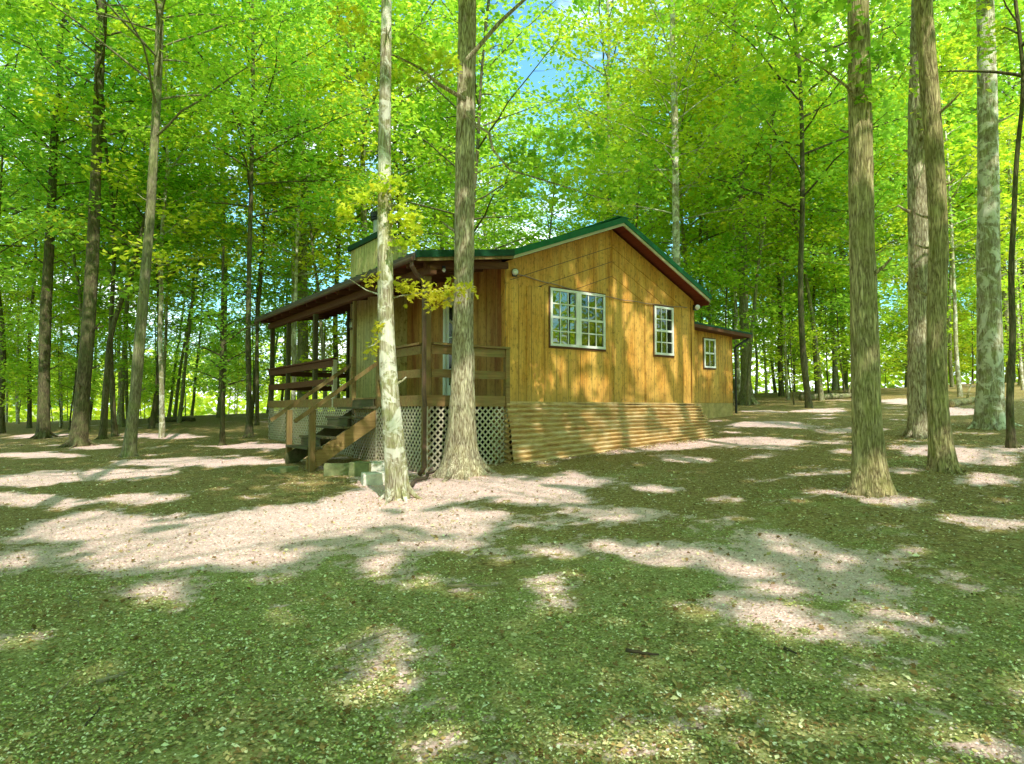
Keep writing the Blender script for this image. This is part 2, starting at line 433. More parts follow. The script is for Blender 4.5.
def np_mesh(name, V, faces, mat, parent=None, smooth=False, mats=None, midx=None):
    """V (n,3); faces: either (m,k) int array or list of tuples"""
    me = bpy.data.meshes.new(name)
    V = np.asarray(V, np.float32)
    if isinstance(faces, np.ndarray):
        m_, k = faces.shape
        me.vertices.add(len(V)); me.vertices.foreach_set('co', V.ravel())
        me.loops.add(m_ * k); me.loops.foreach_set('vertex_index', faces.astype(np.int32).ravel())
        me.polygons.add(m_); me.polygons.foreach_set('loop_start', np.arange(0, m_ * k, k, dtype=np.int32))
        me.update(calc_edges=True)
    else:
        me.from_pydata([tuple(map(float, v)) for v in V], [], faces)
    for mm in (mats or [mat]): me.materials.append(mm)
    if midx is not None: me.polygons.foreach_set('material_index', np.asarray(midx, np.int32))
    if smooth: me.polygons.foreach_set('use_smooth', np.ones(len(me.polygons), bool))
    o = bpy.data.objects.new(name, me); COL.objects.link(o)
    if parent: o.parent = parent
    return o

class MB:
    """collects boxes, bars and tubes into one mesh"""
    def __init__(s): s.v = []; s.f = []
    def add(s, vs, fs):
        k = len(s.v); s.v += [tuple(map(float, p)) for p in vs]; s.f += [tuple(i + k for i in f) for f in fs]
    def box(s, x0, x1, y0, y1, z0, z1):
        s.add([(x0, y0, z0), (x1, y0, z0), (x1, y1, z0), (x0, y1, z0), (x0, y0, z1), (x1, y0, z1), (x1, y1, z1), (x0, y1, z1)],
              [(0, 3, 2, 1), (4, 5, 6, 7), (0, 1, 5, 4), (1, 2, 6, 5), (2, 3, 7, 6), (3, 0, 4, 7)])
        return s
    def bar(s, p, q, w, h, up=(0, 0, 1)):
        """rectangular bar from p to q; w across, h along up"""
        p, q = Vector(p), Vector(q); d = (q - p).normalized(); up = Vector(up)
        sx = d.cross(up)
        if sx.length < 1e-4: sx = d.cross(Vector((0, 1, 0)))
        sx.normalize(); u = sx.cross(d).normalized()
        r = []
        for c in (p, q):
            for (i, j) in ((-1, -1), (1, -1), (1, 1), (-1, 1)): r.append(c + sx * i * w / 2 + u * j * h / 2)
        s.add(r, [(3, 2, 1, 0), (4, 5, 6, 7), (0, 1, 5, 4), (1, 2, 6, 5), (2, 3, 7, 6), (3, 0, 4, 7)]); return s
    def tube(s, pts, rad, n=12, cap=True):
        pts = [Vector(p) for p in pts]; rad = rad if isinstance(rad, (list, tuple)) else [rad] * len(pts)
        vs = []; fs = []
        for i, p in enumerate(pts):
            d = (pts[min(i + 1, len(pts) - 1)] - pts[max(i - 1, 0)]).normalized()
            a = d.cross(Vector((0, 0, 1)))
            if a.length < 1e-3: a = d.cross(Vector((0, 1, 0)))
            a.normalize(); b = d.cross(a)
            for k in range(n):
                t = 2 * math.pi * k / n; vs.append(p + (a * math.cos(t) + b * math.sin(t)) * rad[i])
        for i in range(len(pts) - 1):
            for k in range(n): fs.append((i * n + k, i * n + (k + 1) % n, (i + 1) * n + (k + 1) % n, (i + 1) * n + k))
        if cap: fs.append(tuple(range(n))); fs.append(tuple(range((len(pts) - 1) * n, len(pts) * n)))
        s.add(vs, fs); return s
    def prism(s, poly, fn0, fn1):
        """poly of 2D points; fn0/fn1 turn a point into the two end faces"""
        n = len(poly); vs = [fn0(p) for p in poly] + [fn1(p) for p in poly]
        fs = [tuple(range(n)), tuple(range(2 * n - 1, n - 1, -1))] + [(i, i + n, (i + 1) % n + n, (i + 1) % n) for i in range(n)]
        s.add(vs, fs); return s
    def build(s, name, mat, parent=None, bevel=0.0, smooth=False):
        o = np_mesh(name, s.v, s.f, mat, parent, smooth)
        bm = bmesh.new(); bm.from_mesh(o.data); bmesh.ops.recalc_face_normals(bm, faces=bm.faces)
        if bevel: bmesh.ops.bevel(bm, geom=bm.edges[:], offset=bevel, segments=1, affect='EDGES')
        bm.to_mesh(o.data); bm.free()
        return o

# ------------------------------------------------------------------ ground
def spaced(lo, hi, flo, fhi, step, grow):
    a = list(np.arange(flo, fhi, step)); s = step; x = a[-1]
    while x < hi: s *= grow; x += s; a.append(x)
    s = step; x = flo; b = []
    while x > lo: s *= grow; x -= s; b.append(x)
    return np.array(b[::-1] + a)
gx = spaced(-700, 700, -13, 13, .08, 1.09); gy = spaced(-120, 900, 1.6, 17, .07, 1.09)
XX, YY = np.meshgrid(gx, gy)
ZZ = gz(XX, YY) + .03 * (fbm(XX * 6, YY * 6, seed=77, o=3) - .5) * np.exp(-((YY - 6) / 14) ** 2)
nx, ny = len(gx), len(gy)
idx = np.arange(nx * ny).reshape(ny, nx)
fc = np.stack([idx[:-1, :-1], idx[:-1, 1:], idx[1:, 1:], idx[1:, :-1]], -1).reshape(-1, 4)
GV = np.stack([XX, YY, ZZ], -1).reshape(-1, 3)
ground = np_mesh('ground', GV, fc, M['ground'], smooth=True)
tag(ground, kind='structure')
# pale sun patches painted into the ground colour, plus bare gravel along the drive
def dirt_and_sun_f(x, y):
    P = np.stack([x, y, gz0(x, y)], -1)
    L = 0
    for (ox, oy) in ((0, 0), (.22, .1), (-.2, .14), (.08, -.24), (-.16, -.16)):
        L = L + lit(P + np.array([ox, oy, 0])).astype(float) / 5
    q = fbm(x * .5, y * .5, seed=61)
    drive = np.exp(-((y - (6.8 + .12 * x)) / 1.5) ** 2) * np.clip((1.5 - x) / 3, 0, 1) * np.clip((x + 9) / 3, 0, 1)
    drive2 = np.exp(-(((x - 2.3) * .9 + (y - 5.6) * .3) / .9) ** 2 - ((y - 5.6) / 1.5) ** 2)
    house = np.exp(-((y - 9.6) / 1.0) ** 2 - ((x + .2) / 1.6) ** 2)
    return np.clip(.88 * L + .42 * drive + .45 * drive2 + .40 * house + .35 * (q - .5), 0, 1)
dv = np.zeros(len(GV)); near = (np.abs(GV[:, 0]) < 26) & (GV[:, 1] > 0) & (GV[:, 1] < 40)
dv[near] = dirt_and_sun_f(GV[near, 0], GV[near, 1])
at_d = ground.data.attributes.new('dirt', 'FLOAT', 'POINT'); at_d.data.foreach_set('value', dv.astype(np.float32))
mo = np.clip(1.1 - (GV[:, 1] - 1.5) / 6.5, 0, 1) * .55 + .45 * fbm(GV[:, 0] * .5, GV[:, 1] * .5, seed=90)
mo = np.where(GV[:, 1] > 34, .9, mo)
at_m = ground.data.attributes.new('moss', 'FLOAT', 'POINT'); at_m.data.foreach_set('value', mo.astype(np.float32))

# ------------------------------------------------------------------ leaves
def leaf_quads(C, rng, size=.13, tilt=.55, normal=None, aspect=.62, fold=.12):
    """one folded kite (two triangles as a quad) per centre"""
    n = len(C)
    N = np.stack([rng.normal(0, tilt, n), rng.normal(0, tilt, n), np.ones(n)], -1)
    N += np.array([SUN[0] * .3, SUN[1] * .3, 0]) if normal is None else normal
    N /= np.linalg.norm(N, axis=1, keepdims=True)
    a = rng.uniform(0, 2 * np.pi, n)
    D = np.stack([np.cos(a), np.sin(a), np.zeros(n)], -1)
    D -= N * (D * N).sum(1, keepdims=True); D /= np.linalg.norm(D, axis=1, keepdims=True)
    S = np.cross(N, D)
    L = (size * rng.uniform(.65, 1.3, n))[:, None]
    V = np.stack([C - D * L * .5, C + S * L * aspect * .5 - D * L * .05 + N * L * fold, C + D * L * .5, C - S * L * aspect * .5 - D * L * .05 + N * L * fold], 1)
    Fq = np.arange(n * 4).reshape(n, 4)
    return V.reshape(-1, 3), Fq

MAPLE = [(0, -.5), (.16, -.28), (.48, -.34), (.34, -.08), (.52, .16), (.24, .12), (.14, .22), (0, .52), (-.14, .22), (-.24, .12), (-.52, .16), (-.34, -.08), (-.48, -.34), (-.16, -.28)]
def leaf_maple(C, rng, size=.1, tilt=.5):
    n = len(C); k = len(MAPLE)
    N = np.stack([rng.normal(0, tilt, n), rng.normal(0, tilt, n) - .35, np.ones(n)], -1); N /= np.linalg.norm(N, axis=1, keepdims=True)
    a = rng.uniform(0, 2 * np.pi, n); D = np.stack([np.cos(a), np.sin(a), np.zeros(n)], -1)
    D -= N * (D * N).sum(1, keepdims=True); D /= np.linalg.norm(D, axis=1, keepdims=True); S = np.cross(N, D)
    L = size * rng.uniform(.6, 1.25, n)
    V = np.zeros((n, k, 3))
    for j, (px, py) in enumerate(MAPLE):
        V[:, j] = C + S * (px * L)[:, None] + D * (py * L)[:, None] - N * (abs(px) * .25 * L)[:, None]
    return V.reshape(-1, 3), np.arange(n * k).reshape(n, k)

def branch_path(p0, az_, length, rise, rng, n=7, droop=.25, wig=.12):
    d = np.array([math.cos(az_), math.sin(az_)]); pts = [np.array(p0, float)]
    h = np.array([-d[1], d[0]]); cur = 0.0
    for k in range(1, n + 1):
        t = k / n; cur += rng.normal(0, wig) * length / n
        z = rise * length * (t - droop * t * t)
        q = p0[:2] + d * length * t + h * cur
        pts.append(np.array([q[0], q[1], p0[2] + z]))
    return pts

def make_crown(trunk_at, h0, h1, rad, n_limb, n_leaf, rng, size=.15, spray=.62, keep=None, limb_r=.05, top=True, thick=.16, maple=False):
    """limbs (as MB) and leaf centres of one crown. trunk_at(z) gives the trunk axis"""
    mb = MB(); S = []
    for k in range(n_limb):
        f = (k + rng.uniform(0, 1)) / n_limb
        z = h0 + (h1 - h0) * (f ** .9) * .92
        prof = math.sin(math.pi * min(1, .18 + .82 * f)) ** .6 if f > .12 else .75
        L = max(.8, rad * (.45 + .55 * prof) * rng.uniform(.7, 1.15) * (1.0 - .45 * max(0, f - .6) / .4))
        azm = k * 2.39996 + rng.uniform(-.5, .5)
        p = branch_path(trunk_at(z), azm, L, rng.uniform(.15, .65) + .5 * f, rng)
        r0 = limb_r * (1.15 - .6 * f) * (L / rad) ** .5
        mb.tube(p, [max(.006, r0 * (1 - .85 * i / len(p))) for i in range(len(p))], 5, cap=False)
        for i in range(2, len(p)):
            for s_ in (-1, 1):
                if rng.random() < .82:
                    tl = L * rng.uniform(.2, .42) * (1.1 - .5 * i / len(p))
                    q = branch_path(p[i], azm + s_ * rng.uniform(.5, 1.3), tl, rng.uniform(-.1, .3), rng, 3)
                    mb.tube(q, [max(.004, r0 * .28), .006, .005, .003], 3, cap=False)
                    S.append((q[-1], spray * rng.uniform(.6, 1.2))); S.append((q[-2], spray * rng.uniform(.5, .9)))
        S.append((p[-1], spray))
    if top:
        for k in range(max(3, n_limb // 5)):
            c = trunk_at(h1) + np.array([rng.normal(0, rad * .2), rng.normal(0, rad * .2), rng.uniform(-.8, .6)]); S.append((c, spray * 1.1))
    S = [(c, r) for c, r in S]
    w = np.array([r * r for c, r in S]); w = w / w.sum()
    cnt = rng.multinomial(n_leaf, w); out = []
    for (c, r), m in zip(S, cnt):
        if m == 0: continue
        a = rng.uniform(0, 2 * np.pi, m); rr = r * np.sqrt(rng.uniform(0, 1, m)) * rng.uniform(.75, 1.15, m)
        z = rng.normal(0, thick * r / .6, m) - .22 * (rr / r) ** 2 * r
        tx, ty = rng.normal(0, .18, 2)
        out.append(np.stack([c[0] + rr * np.cos(a), c[1] + rr * np.sin(a), c[2] + z + tx * rr * np.cos(a) + ty * rr * np.sin(a)], -1))
    C = np.concatenate(out)
    if keep is not None: C = C[keep(C)]
    V, Fq = (leaf_maple if maple else leaf_quads)(C, rng, size)
    return mb, V, Fq

def trunk_mesh(path, rad, rng, seg=40, res=.05, furrow=.05, flare=1.7, flare_h=.7, seed=0, roots=5):
    """path: (n,3); rad: (n,); fine displaced tube"""
    path = np.array(path, float); rad = np.array(rad, float)
    s = np.concatenate([[0], np.cumsum(np.linalg.norm(np.diff(path, axis=0), axis=1))])
    m = max(8, int(s[-1] / res)); t = np.linspace(0, s[-1], m)
    # smooth interpolation
    from_np = lambda a: np.interp(t, s, a)
    P = np.stack([from_np(path[:, i]) for i in range(3)], -1); r = from_np(rad)
    k = max(1, int(.6 / res)); ker = np.ones(2 * k + 1) / (2 * k + 1)
    for i in range(2):
        pad = np.pad(P[:, i], k, mode='edge'); P[:, i] = np.convolve(pad, ker, 'valid')
    a = np.linspace(0, 2 * np.pi, seg, endpoint=False)
    A, T = np.meshgrid(a, t)
    rr = np.repeat(r[:, None], seg, 1)
    # root flare with buttresses
    fl = np.exp(-(T / (flare_h * .5)) ** 1.3) * (flare - 1)
    but = 1 + .55 * np.cos(A * roots + seed) * np.exp(-T / (flare_h * .45)) + .35 * np.cos(A * 3 + seed * 2.1) * np.exp(-T / (flare_h * .5))
    rr = rr * (1 + .6 * fl * np.clip(but, .3, 2))
    cx, cy = np.cos(A), np.sin(A)
    n1 = fbm(cx * 1.3 + seed, cy * 1.3, T * .8, seed=seed, o=3) - .5
    f1 = fbm(cx * 6 + seed, cy * 6, T * 1.6, seed=seed + 5, o=3); f1 = 1 - np.abs(f1 - .5) * 4
    rr = rr * (1 + .16 * n1 - furrow * np.clip(f1, 0, 1))
    V = np.stack([P[:, 0:1] + rr * cx, P[:, 1:2] + rr * cy, np.repeat(P[:, 2:3], seg, 1)], -1).reshape(-1, 3)
    I = np.arange(m * seg).reshape(m, seg); J = np.roll(I, -1, 1)
    Fq = np.stack([I[:-1], J[:-1], J[1:], I[1:]], -1).reshape(-1, 4)
    return V, Fq, (lambda z: np.array([np.interp(z, P[:, 2], P[:, 0]), np.interp(z, P[:, 2], P[:, 1]), z]))

def join_quads(V, Fq, mb):
    """append the MB (quads only, no caps) to a quad mesh"""
    if not mb.v: return V, Fq
    k = len(V); return np.concatenate([V, np.array(mb.v)]), np.concatenate([Fq, np.array(mb.f, dtype=int) + k])

def not_lit(C): return ~lit(C)  # clears leaves along the sun rays so chosen patches stay lit

FRAME_T = F
def out_of_house(C, pad=.0):
    d = C - HC; a = d @ EX; b = d @ EY; z = C[:, 2]
    inside = (a > -2.6 - pad) & (a < 10.6 + pad) & (b > -.9) & (b < 9.6) & (z < 6.4)
    return ~inside

# ---- the trees that stand near, traced one by one
SLIM = {107: .55, 103: .88, 104: .8, 105: .9, 106: .8, 111: .82, 112: .78, 113: .8, 114: .8, 115: .78, 117: .9, 118: .8}
def near_tree(name, label, px, depth, bark, crown, seed, top_h=17.0, flare=1.8, leaf='leaf', group=None, lean_y=0.0, extra=None, furrow=.05, seg=44, cat='tree', extra_leaf=None):
    """px: (u, v, width in pixels) up the trunk in the photo; depth: distance of the trunk"""
    rng = np.random.default_rng(seed)
    pts = []; rad = []
    for i, (u, v, w) in enumerate(px):
        p = at(u, v, depth + lean_y * max(0, (px[0][1] - v)) / 400.0); pts.append(p); rad.append(w / 2 / F * depth * SLIM.get(seed, 1))
    base = pts[0].copy(); g0 = gz(base[0], base[1])
    dz = pts[0][2] - g0
    pts[0][2] = float(g0) - .12
    for i in range(1, len(pts)):
        if pts[i][2] < pts[i - 1][2] + .1: pts[i][2] = pts[i - 1][2] + .1
    # carry on above the frame
    d = pts[-1] - pts[-2]; d = d / np.linalg.norm(d)
    z = pts[-1][2]; r = rad[-1]; q = pts[-1].copy()
    while z < top_h:
        q = q + np.array([d[0] * .6 + rng.normal(0, .08), d[1] * .6 + rng.normal(0, .08), 1.2]); z = q[2]; r = max(.03, r * .90)
        pts.append(q.copy()); rad.append(r)
    root = empty(name, (base[0], base[1], float(g0)))
    off = np.array([base[0], base[1], float(g0)])
    V, Fq, ax = trunk_mesh(pts, rad, rng, seg=seg, seed=seed, flare=flare, furrow=furrow)
    rt = MB()
    for k in range(6):
        t = k * 1.05 + rng.uniform(-.25, .25); r0 = rad[0]; L = r0 * rng.uniform(1.5, 3.0); P = []
        for j in range(6):
            f = j / 5; rr_ = r0 * .45 + L * f; tt = t + .25 * f * math.sin(k * 2.3)
            x_, y_ = base[0] + rr_ * math.cos(tt), base[1] + rr_ * math.sin(tt)
            P.append((x_, y_, float(gz(x_, y_)) + r0 * (1.0 - f) ** 2.4 * 1.2 + .006 - .05 * f))
        rt.tube(P, [r0 * .36, r0 * .26, r0 * .18, r0 * .12, r0 * .08, r0 * .04], 8, cap=False)
    for k in range(5):
        zz0 = g0 + rng.uniform(1.0, 6.5); c = ax(zz0); t = rng.uniform(0, 6.28); r_ = float(np.interp(zz0, [p[2] for p in pts], rad)); L = rng.uniform(.08, .3)
        dd_ = np.array([math.cos(t), math.sin(t), rng.uniform(.1, .6)])
        rt.tube([c + dd_ * r_ * .6, c + dd_ * (r_ + L * .5), c + dd_ * (r_ + L) + np.array([0, 0, .03])], [r_ * .22, r_ * .12, r_ * .08], 7, cap=False)
    V, Fq = join_quads(V, Fq, rt)
    h0, h1, cr, nl, nleaf, size = crown
    mb, LV, LF = make_crown(ax, h0, h1, cr, nl, nleaf, rng, size=size, keep=lambda C: not_lit(C) & out_of_house(C), limb_r=.03)
    if extra:
        for (plist, rads) in extra: mb.tube(plist, rads, 6, cap=False)
    V, Fq = join_quads(V, Fq, mb)
    np_mesh('trunk', V - off, Fq, M[bark], root, smooth=True)
    c = np_mesh('crown', LV - off, LF, M[leaf], root)
    if extra_leaf:
        for (cs, n_, sz, lm) in extra_leaf:
            for (p, r_) in cs:
                n2_ = int(n_ * 1.9); a = rng.uniform(0, 2 * np.pi, n2_); rr = r_ * 1.15 * np.sqrt(rng.uniform(0, 1, n2_))
                C = np.stack([p[0] + rr * np.cos(a), p[1] + rr * np.sin(a), p[2] + rng.normal(0, .07, n2_) - .3 * rr * rr / r_], -1)
                VV, FF = leaf_maple(C, rng, sz * 1.1, .8)
                np_mesh('leafy_sprig', VV - off, FF, M[lm], root)
    return tag(root, label, cat, group)

A9 = lambda u, v, y: tuple(at(u, v, y))
T1 = near_tree('tree', 'slim blotchy pale trunk with yellow leafy sprigs in front of the porch steps',
    [(399, 488, 25), (395, 450, 21), (390, 400, 18), (386, 340, 17), (385, 280, 16), (385, 220, 15), (384, 160, 13), (385, 100, 12), (386, 40, 11), (387, -20, 10)], 9.0,
    'bark_pale', (9.0, 15.5, 3.6, 26, 15000, .14), 101, 16, 1.15,
    extra=[([A9(386, 300, 9), A9(400, 296, 8.95), A9(425, 292, 8.9), A9(450, 290, 8.9)], [.012, .009, .006, .004]),
           ([A9(384, 205, 9), A9(365, 200, 8.9), A9(350, 204, 8.85)], [.014, .01, .005]),
           ([A9(386, 205, 9), A9(400, 205, 8.9), A9(408, 216, 8.85)], [.014, .01, .005]),
           ([A9(384, 335, 9), A9(374, 345, 8.9), A9(365, 348, 8.9)], [.01, .008, .004]),
           ([A9(384, 296, 9), A9(366, 290, 8.9), A9(348, 278, 8.9)], [.012, .008, .004])],
    extra_leaf=[([(at(425, 290, 8.9), .20), (at(452, 289, 8.88), .16), (at(405, 285, 8.95), .13), (at(440, 296, 8.9), .16)], 34, .075, 'leaf_gold'),
                ([(at(372, 278, 8.9), .14), (at(371, 346, 8.9), .09), (at(378, 330, 8.9), .07), (at(470, 288, 8.87), .09)], 16, .07, 'leaf_gold'),
                ([(at(358, 196, 8.85), .17), (at(384, 188, 8.8), .24), (at(405, 212, 8.85), .20), (at(346, 212, 8.85), .11), (at(412, 222, 8.85), .15),
                  (at(405, 240, 8.85), .18), (at(388, 180, 8.85), .22)], 42, .075, 'leaf_yellow')])
T2 = near_tree('tree', 'straight furrowed trunk with sunlit white foot directly in front of the porch corner',
    [(462, 465, 38), (461, 440, 31), (462, 400, 26), (463, 340, 22), (464, 260, 20), (465, 180, 20), (466, 100, 19.5), (467, 40, 19), (467, -30, 18)], 10.8,
    'bark_tan', (9.8, 17.5, 4.4, 30, 20000, .15), 102, 18, 1.9, furrow=.09,
    extra=[([A9(467, 112, 10.3), A9(476, 125, 10.2), A9(489, 133, 10.1), A9(493, 150, 10.0), A9(510, 170, 9.9), A9(540, 179, 9.8), A9(575, 190, 9.7), A9(610, 201, 9.6)], [.03, .026, .022, .02, .016, .013, .01, .005]),
           ([A9(466, 100, 10.3), A9(440, 85, 10.2), A9(420, 68, 10.1), A9(400, 58, 10.0), A9(380, 50, 9.9)], [.035, .03, .022, .015, .01]),
           ([A9(467, 60, 10.3), A9(480, 45, 10.2), A9(500, 22, 10.2), A9(526, -2, 10.1), A9(545, -30, 10)], [.04, .034, .03, .024, .02])],
    extra_leaf=[([(at(540, 165, 9.8), .3), (at(575, 172, 9.7), .34), (at(610, 186, 9.6), .36), (at(640, 190, 9.6), .34), (at(520, 150, 9.85), .22), (at(600, 160, 9.6), .3), (at(560, 195, 9.7), .26), (at(545, 135, 9.8), .3), (at(580, 140, 9.7), .34), (at(625, 150, 9.6), .36), (at(520, 185, 9.8), .2), (at(650, 165, 9.6), .3)], 46, .09, 'leaf'),
                ([(at(400, 40, 10), .34), (at(425, 50, 10), .34), (at(380, 70, 9.9), .3), (at(440, 60, 10.1), .3), (at(405, 75, 10.0), .3), (at(360, 30, 10.), .34), (at(345, 12, 10.), .3)], 60, .09, 'leaf_yellow')])
T3 = near_tree('tree', 'tall straight olive barked trunk standing alone in the right foreground',
    [(872, 492, 36), (868, 450, 33), (866, 400, 31), (864, 320, 29), (862, 240, 27), (861, 160, 26), (860, 80, 25), (858, 10, 23), (857, -40, 22)], 8.0,
    'bark_olive', (8.6, 16.5, 4.6, 30, 22000, .14), 103, 17, 1.9, furrow=.08,
    extra=[([A9(861, 100, 8), A9(845, 85, 7.9), A9(825, 70, 7.8), A9(800, 55, 7.7)], [.02, .016, .01, .006])],
    extra_leaf=[([(at(835, 60, 7.8), .3), (at(800, 45, 7.7), .32), (at(770, 60, 7.7), .3), (at(880, 55, 7.8), .2), (at(830, 15, 7.8), .34), (at(790, 10, 7.7), .34), (at(870, 90, 7.85), .14), (at(760, 100, 7.7), .28), (at(730, 130, 7.7), .25)], 44, .085, 'leaf')])
T4 = near_tree('tree', 'mossy curved trunk with bright sunlit bark, front one of the pair at right',
    [(944, 470, 28), (940, 440, 25), (937, 400, 24), (936, 340, 23), (938, 280, 23), (939, 220, 22), (935, 160, 22), (930, 90, 22), (925, 30, 22), (921, -30, 20)], 9.2,
    'bark_olive', (9.5, 16, 4.0, 26, 17000, .14), 104, 16.5, 1.8, furrow=.08)
T5 = near_tree('tree', 'brown furrowed trunk just behind the mossy curved trunk at right',
    [(921, 437, 24), (919, 400, 24), (919, 330, 23), (919, 250, 23), (919, 170, 24), (920, 90, 23), (922, 0, 22), (923, -40, 20)], 13.0,
    'bark_tan', (11, 19, 4.6, 28, 17000, .16), 105, 19, 1.6, furrow=.09)
T6 = near_tree('tree', 'thick grey trunk near the right edge with a sunlit upper part',
    [(990, 425, 34), (990, 380, 29), (989, 300, 27), (988, 220, 24), (988, 140, 22), (987, 70, 21), (985, 0, 20), (984, -40, 19)], 14.0,
    'bark_pale', (11, 19, 4.6, 28, 17000, .16), 106, 20, 1.5)
T7 = near_tree('tree', 'thin crooked trunk with sunlit foot at the right edge of the yard',
    [(1014, 455, 16), (1009, 430, 13), (1010, 380, 12), (1014, 330, 11), (1010, 280, 10), (1014, 220, 9), (1016, 160, 8)], 11.0,
    'bark_dark', (6.6, 8.5, 1.4, 5, 2600, .12), 107, 9, 1.6, seg=20)

L1 = near_tree('tree', 'pale leaning trunk nearest the camera among the trees left of the porch',
    [(128, 443, 15), (134, 410, 13), (139, 350, 13), (144, 290, 12), (150, 220, 11), (154, 150, 10), (158, 80, 10), (160, 10, 9)], 15.0,
    'bark_grey', (7.6, 15, 3.6, 28, 15000, .15), 111, 16, 1.6, seg=24)
L2 = near_tree('tree', 'thick brown trunk leaning slightly right, second of the big trunks from the left edge',
    [(79, 428, 21), (82, 400, 18), (88, 330, 16), (93, 250, 15), (96, 170, 13), (99, 90, 12), (101, 0, 11)], 18.0,
    'bark_dark', (8.6, 19, 4.6, 30, 12000, .17), 112, 20, 1.5, seg=24)
L3 = near_tree('tree', 'dark upright trunk, first of the big trunks from the left edge',
    [(44, 420, 16), (44, 390, 13), (45, 330, 13), (48, 270, 12), (52, 200, 10), (55, 120, 8)], 21.0,
    'bark_dark', (7.5, 17, 4.4, 34, 15000, .18), 113, 18, 1.4, seg=20, leaf='leaf_cool')
L4 = near_tree('tree', 'dark crooked trunk bending to the right between two big left trunks',
    [(103, 420, 9), (106, 390, 8), (108, 360, 7), (110, 335, 7), (118, 310, 6), (125, 290, 5), (133, 275, 5)], 20.0,
    'bark_dark', (5.6, 8.5, 2.2, 12, 3500, .15), 114, 9, 1.4, seg=14)
L5 = near_tree('tree', 'slender dark trunk standing just left of the porch corner',
    [(250, 426, 10), (249, 400, 7), (248, 340, 7), (249, 270, 6), (251, 200, 5.5), (252, 130, 5)], 19.0,
    'bark_dark', (7.0, 14, 3.2, 26, 9000, .16), 115, 15, 1.6, seg=16, leaf='leaf_cool')
L6 = near_tree('sapling', 'small bushy sapling on the dark ground left of the porch',
    [(222, 432, 6), (223, 410, 4), (222, 380, 3.5), (223, 340, 3)], 17.0,
    'bark_dark', (1.9, 4.6, 1.1, 12, 1500, .12), 116, 4.8, 1.4, seg=10, leaf='leaf_cool', cat='sapling')
B1 = near_tree('tree', 'thick pale trunk with spread roots beside the right end of the cabin',
    [(747, 402, 16), (746, 380, 11), (744, 320, 10), (743, 250, 9), (741, 180, 8), (740, 120, 8)], 24.0,
    'bark_grey', (9, 20, 4.6, 34, 13000, .19), 117, 21, 2.2, seg=20, leaf='leaf_yellow')
B2 = near_tree('tree', 'sunlit trunk rising behind the cabin roof under bright yellow leaves',
    [(678, 400, 12), (677, 300, 10), (676, 220, 9), (675, 140, 8.5), (674, 80, 8)], 22.0,
    'bark_pale', (7.5, 17, 4.2, 34, 15000, .17), 118, 18, 1.2, seg=20, leaf='leaf_yellow')
B3 = near_tree('tree', 'tall trunk seen above the porch roof left of the chimney',
    [(303, 410, 12), (303, 330, 11), (302, 260, 10), (301, 190, 9), (300, 120, 8)], 25.0,
    'bark_grey', (9, 19, 4.4, 34, 13000, .19), 119, 20, 1.2, seg=16)

# ---- prototypes for the woods behind, copied with shared meshes
def proto_tree(kind, seed, H, h0, cr, r0, nl, nleaf, size, bark, leaf, lean=.0, seg=14, spray=.7):
    rng = np.random.default_rng(seed)
    pts = []; rad = []; q = np.array([0., 0., -.15]); d = rng.normal(0, lean + .01, 2)
    n = 12
    for k in range(n + 1):
        t = k / n; pts.append(q.copy()); rad.append(max(.02, r0 * (1 - .72 * t)))
        q = q + np.array([d[0] * H / n + rng.normal(0, .05) * H / 14, d[1] * H / n + rng.normal(0, .05) * H / 14, H / n])
    V, Fq, ax = trunk_mesh(pts, rad, rng, seg=seg, res=.16, seed=seed, flare=1.6)
    mb, LV, LF = make_crown(ax, h0, H * .97, cr, nl, nleaf, rng, size=size, limb_r=r0 * .35, spray=spray)
    V, Fq = join_quads(V, Fq, mb)
    root = empty(kind, (0, 0, 0))
    np_mesh('trunk', V, Fq, M[bark], root, smooth=True)
    np_mesh('crown', LV, LF, M[leaf], root)
    return root

PROTO = [
    ('tall', proto_tree('tree', 201, 21, 7.0, 4.6, .145, 32, 6400, .22, 'bark_grey', 'leaf')),
    ('tall', proto_tree('tree', 202, 18, 5.5, 4.2, .11, 30, 5600, .22, 'bark_dark', 'leaf', .02)),
    ('tall', proto_tree('tree', 203, 20, 6.5, 4.4, .13, 30, 6000, .22, 'bark_grey', 'leaf_yellow', .01)),
    ('tall', proto_tree('tree', 204, 19, 6.0, 4.4, .11, 30, 5400, .22, 'bark_dark', 'leaf_cool', .02)),
    ('thin', proto_tree('tree', 205, 13, 4.2, 2.6, .085, 22, 3600, .19, 'bark_grey', 'leaf', .03, 10)),
    ('thin', proto_tree('tree', 206, 12, 4.0, 2.3, .07, 20, 3200, .18, 'bark_pale', 'leaf_yellow', .03, 10)),
    ('thin', proto_tree('tree', 207, 12, 3.6, 2.4, .07, 20, 3400, .18, 'bark_dark', 'leaf_cool', .04, 10)),
    ('sapling', proto_tree('sapling', 208, 5.0, 1.0, 1.6, .03, 18, 2600, .14, 'bark_dark', 'leaf', .04, 8, .45)),
    ('sapling', proto_tree('sapling', 209, 3.6, .6, 1.3, .025, 16, 2000, .13, 'bark_dark', 'leaf_yellow', .04, 8, .4)),
]
def copy_tree(o):
    c = o.copy(); COL.objects.link(c)
    for ch in list(o.children):
        d = ch.copy(); COL.objects.link(d); d.parent = c
    return c
used = set()
prng = random.Random(5)
placed = []
def blocked(x, y):
    d = np.array([x, y, 0]) - HC; a, b = d @ EX, d @ EY
    return -4.5 < a < 12.5 and -3 < b < 11.5
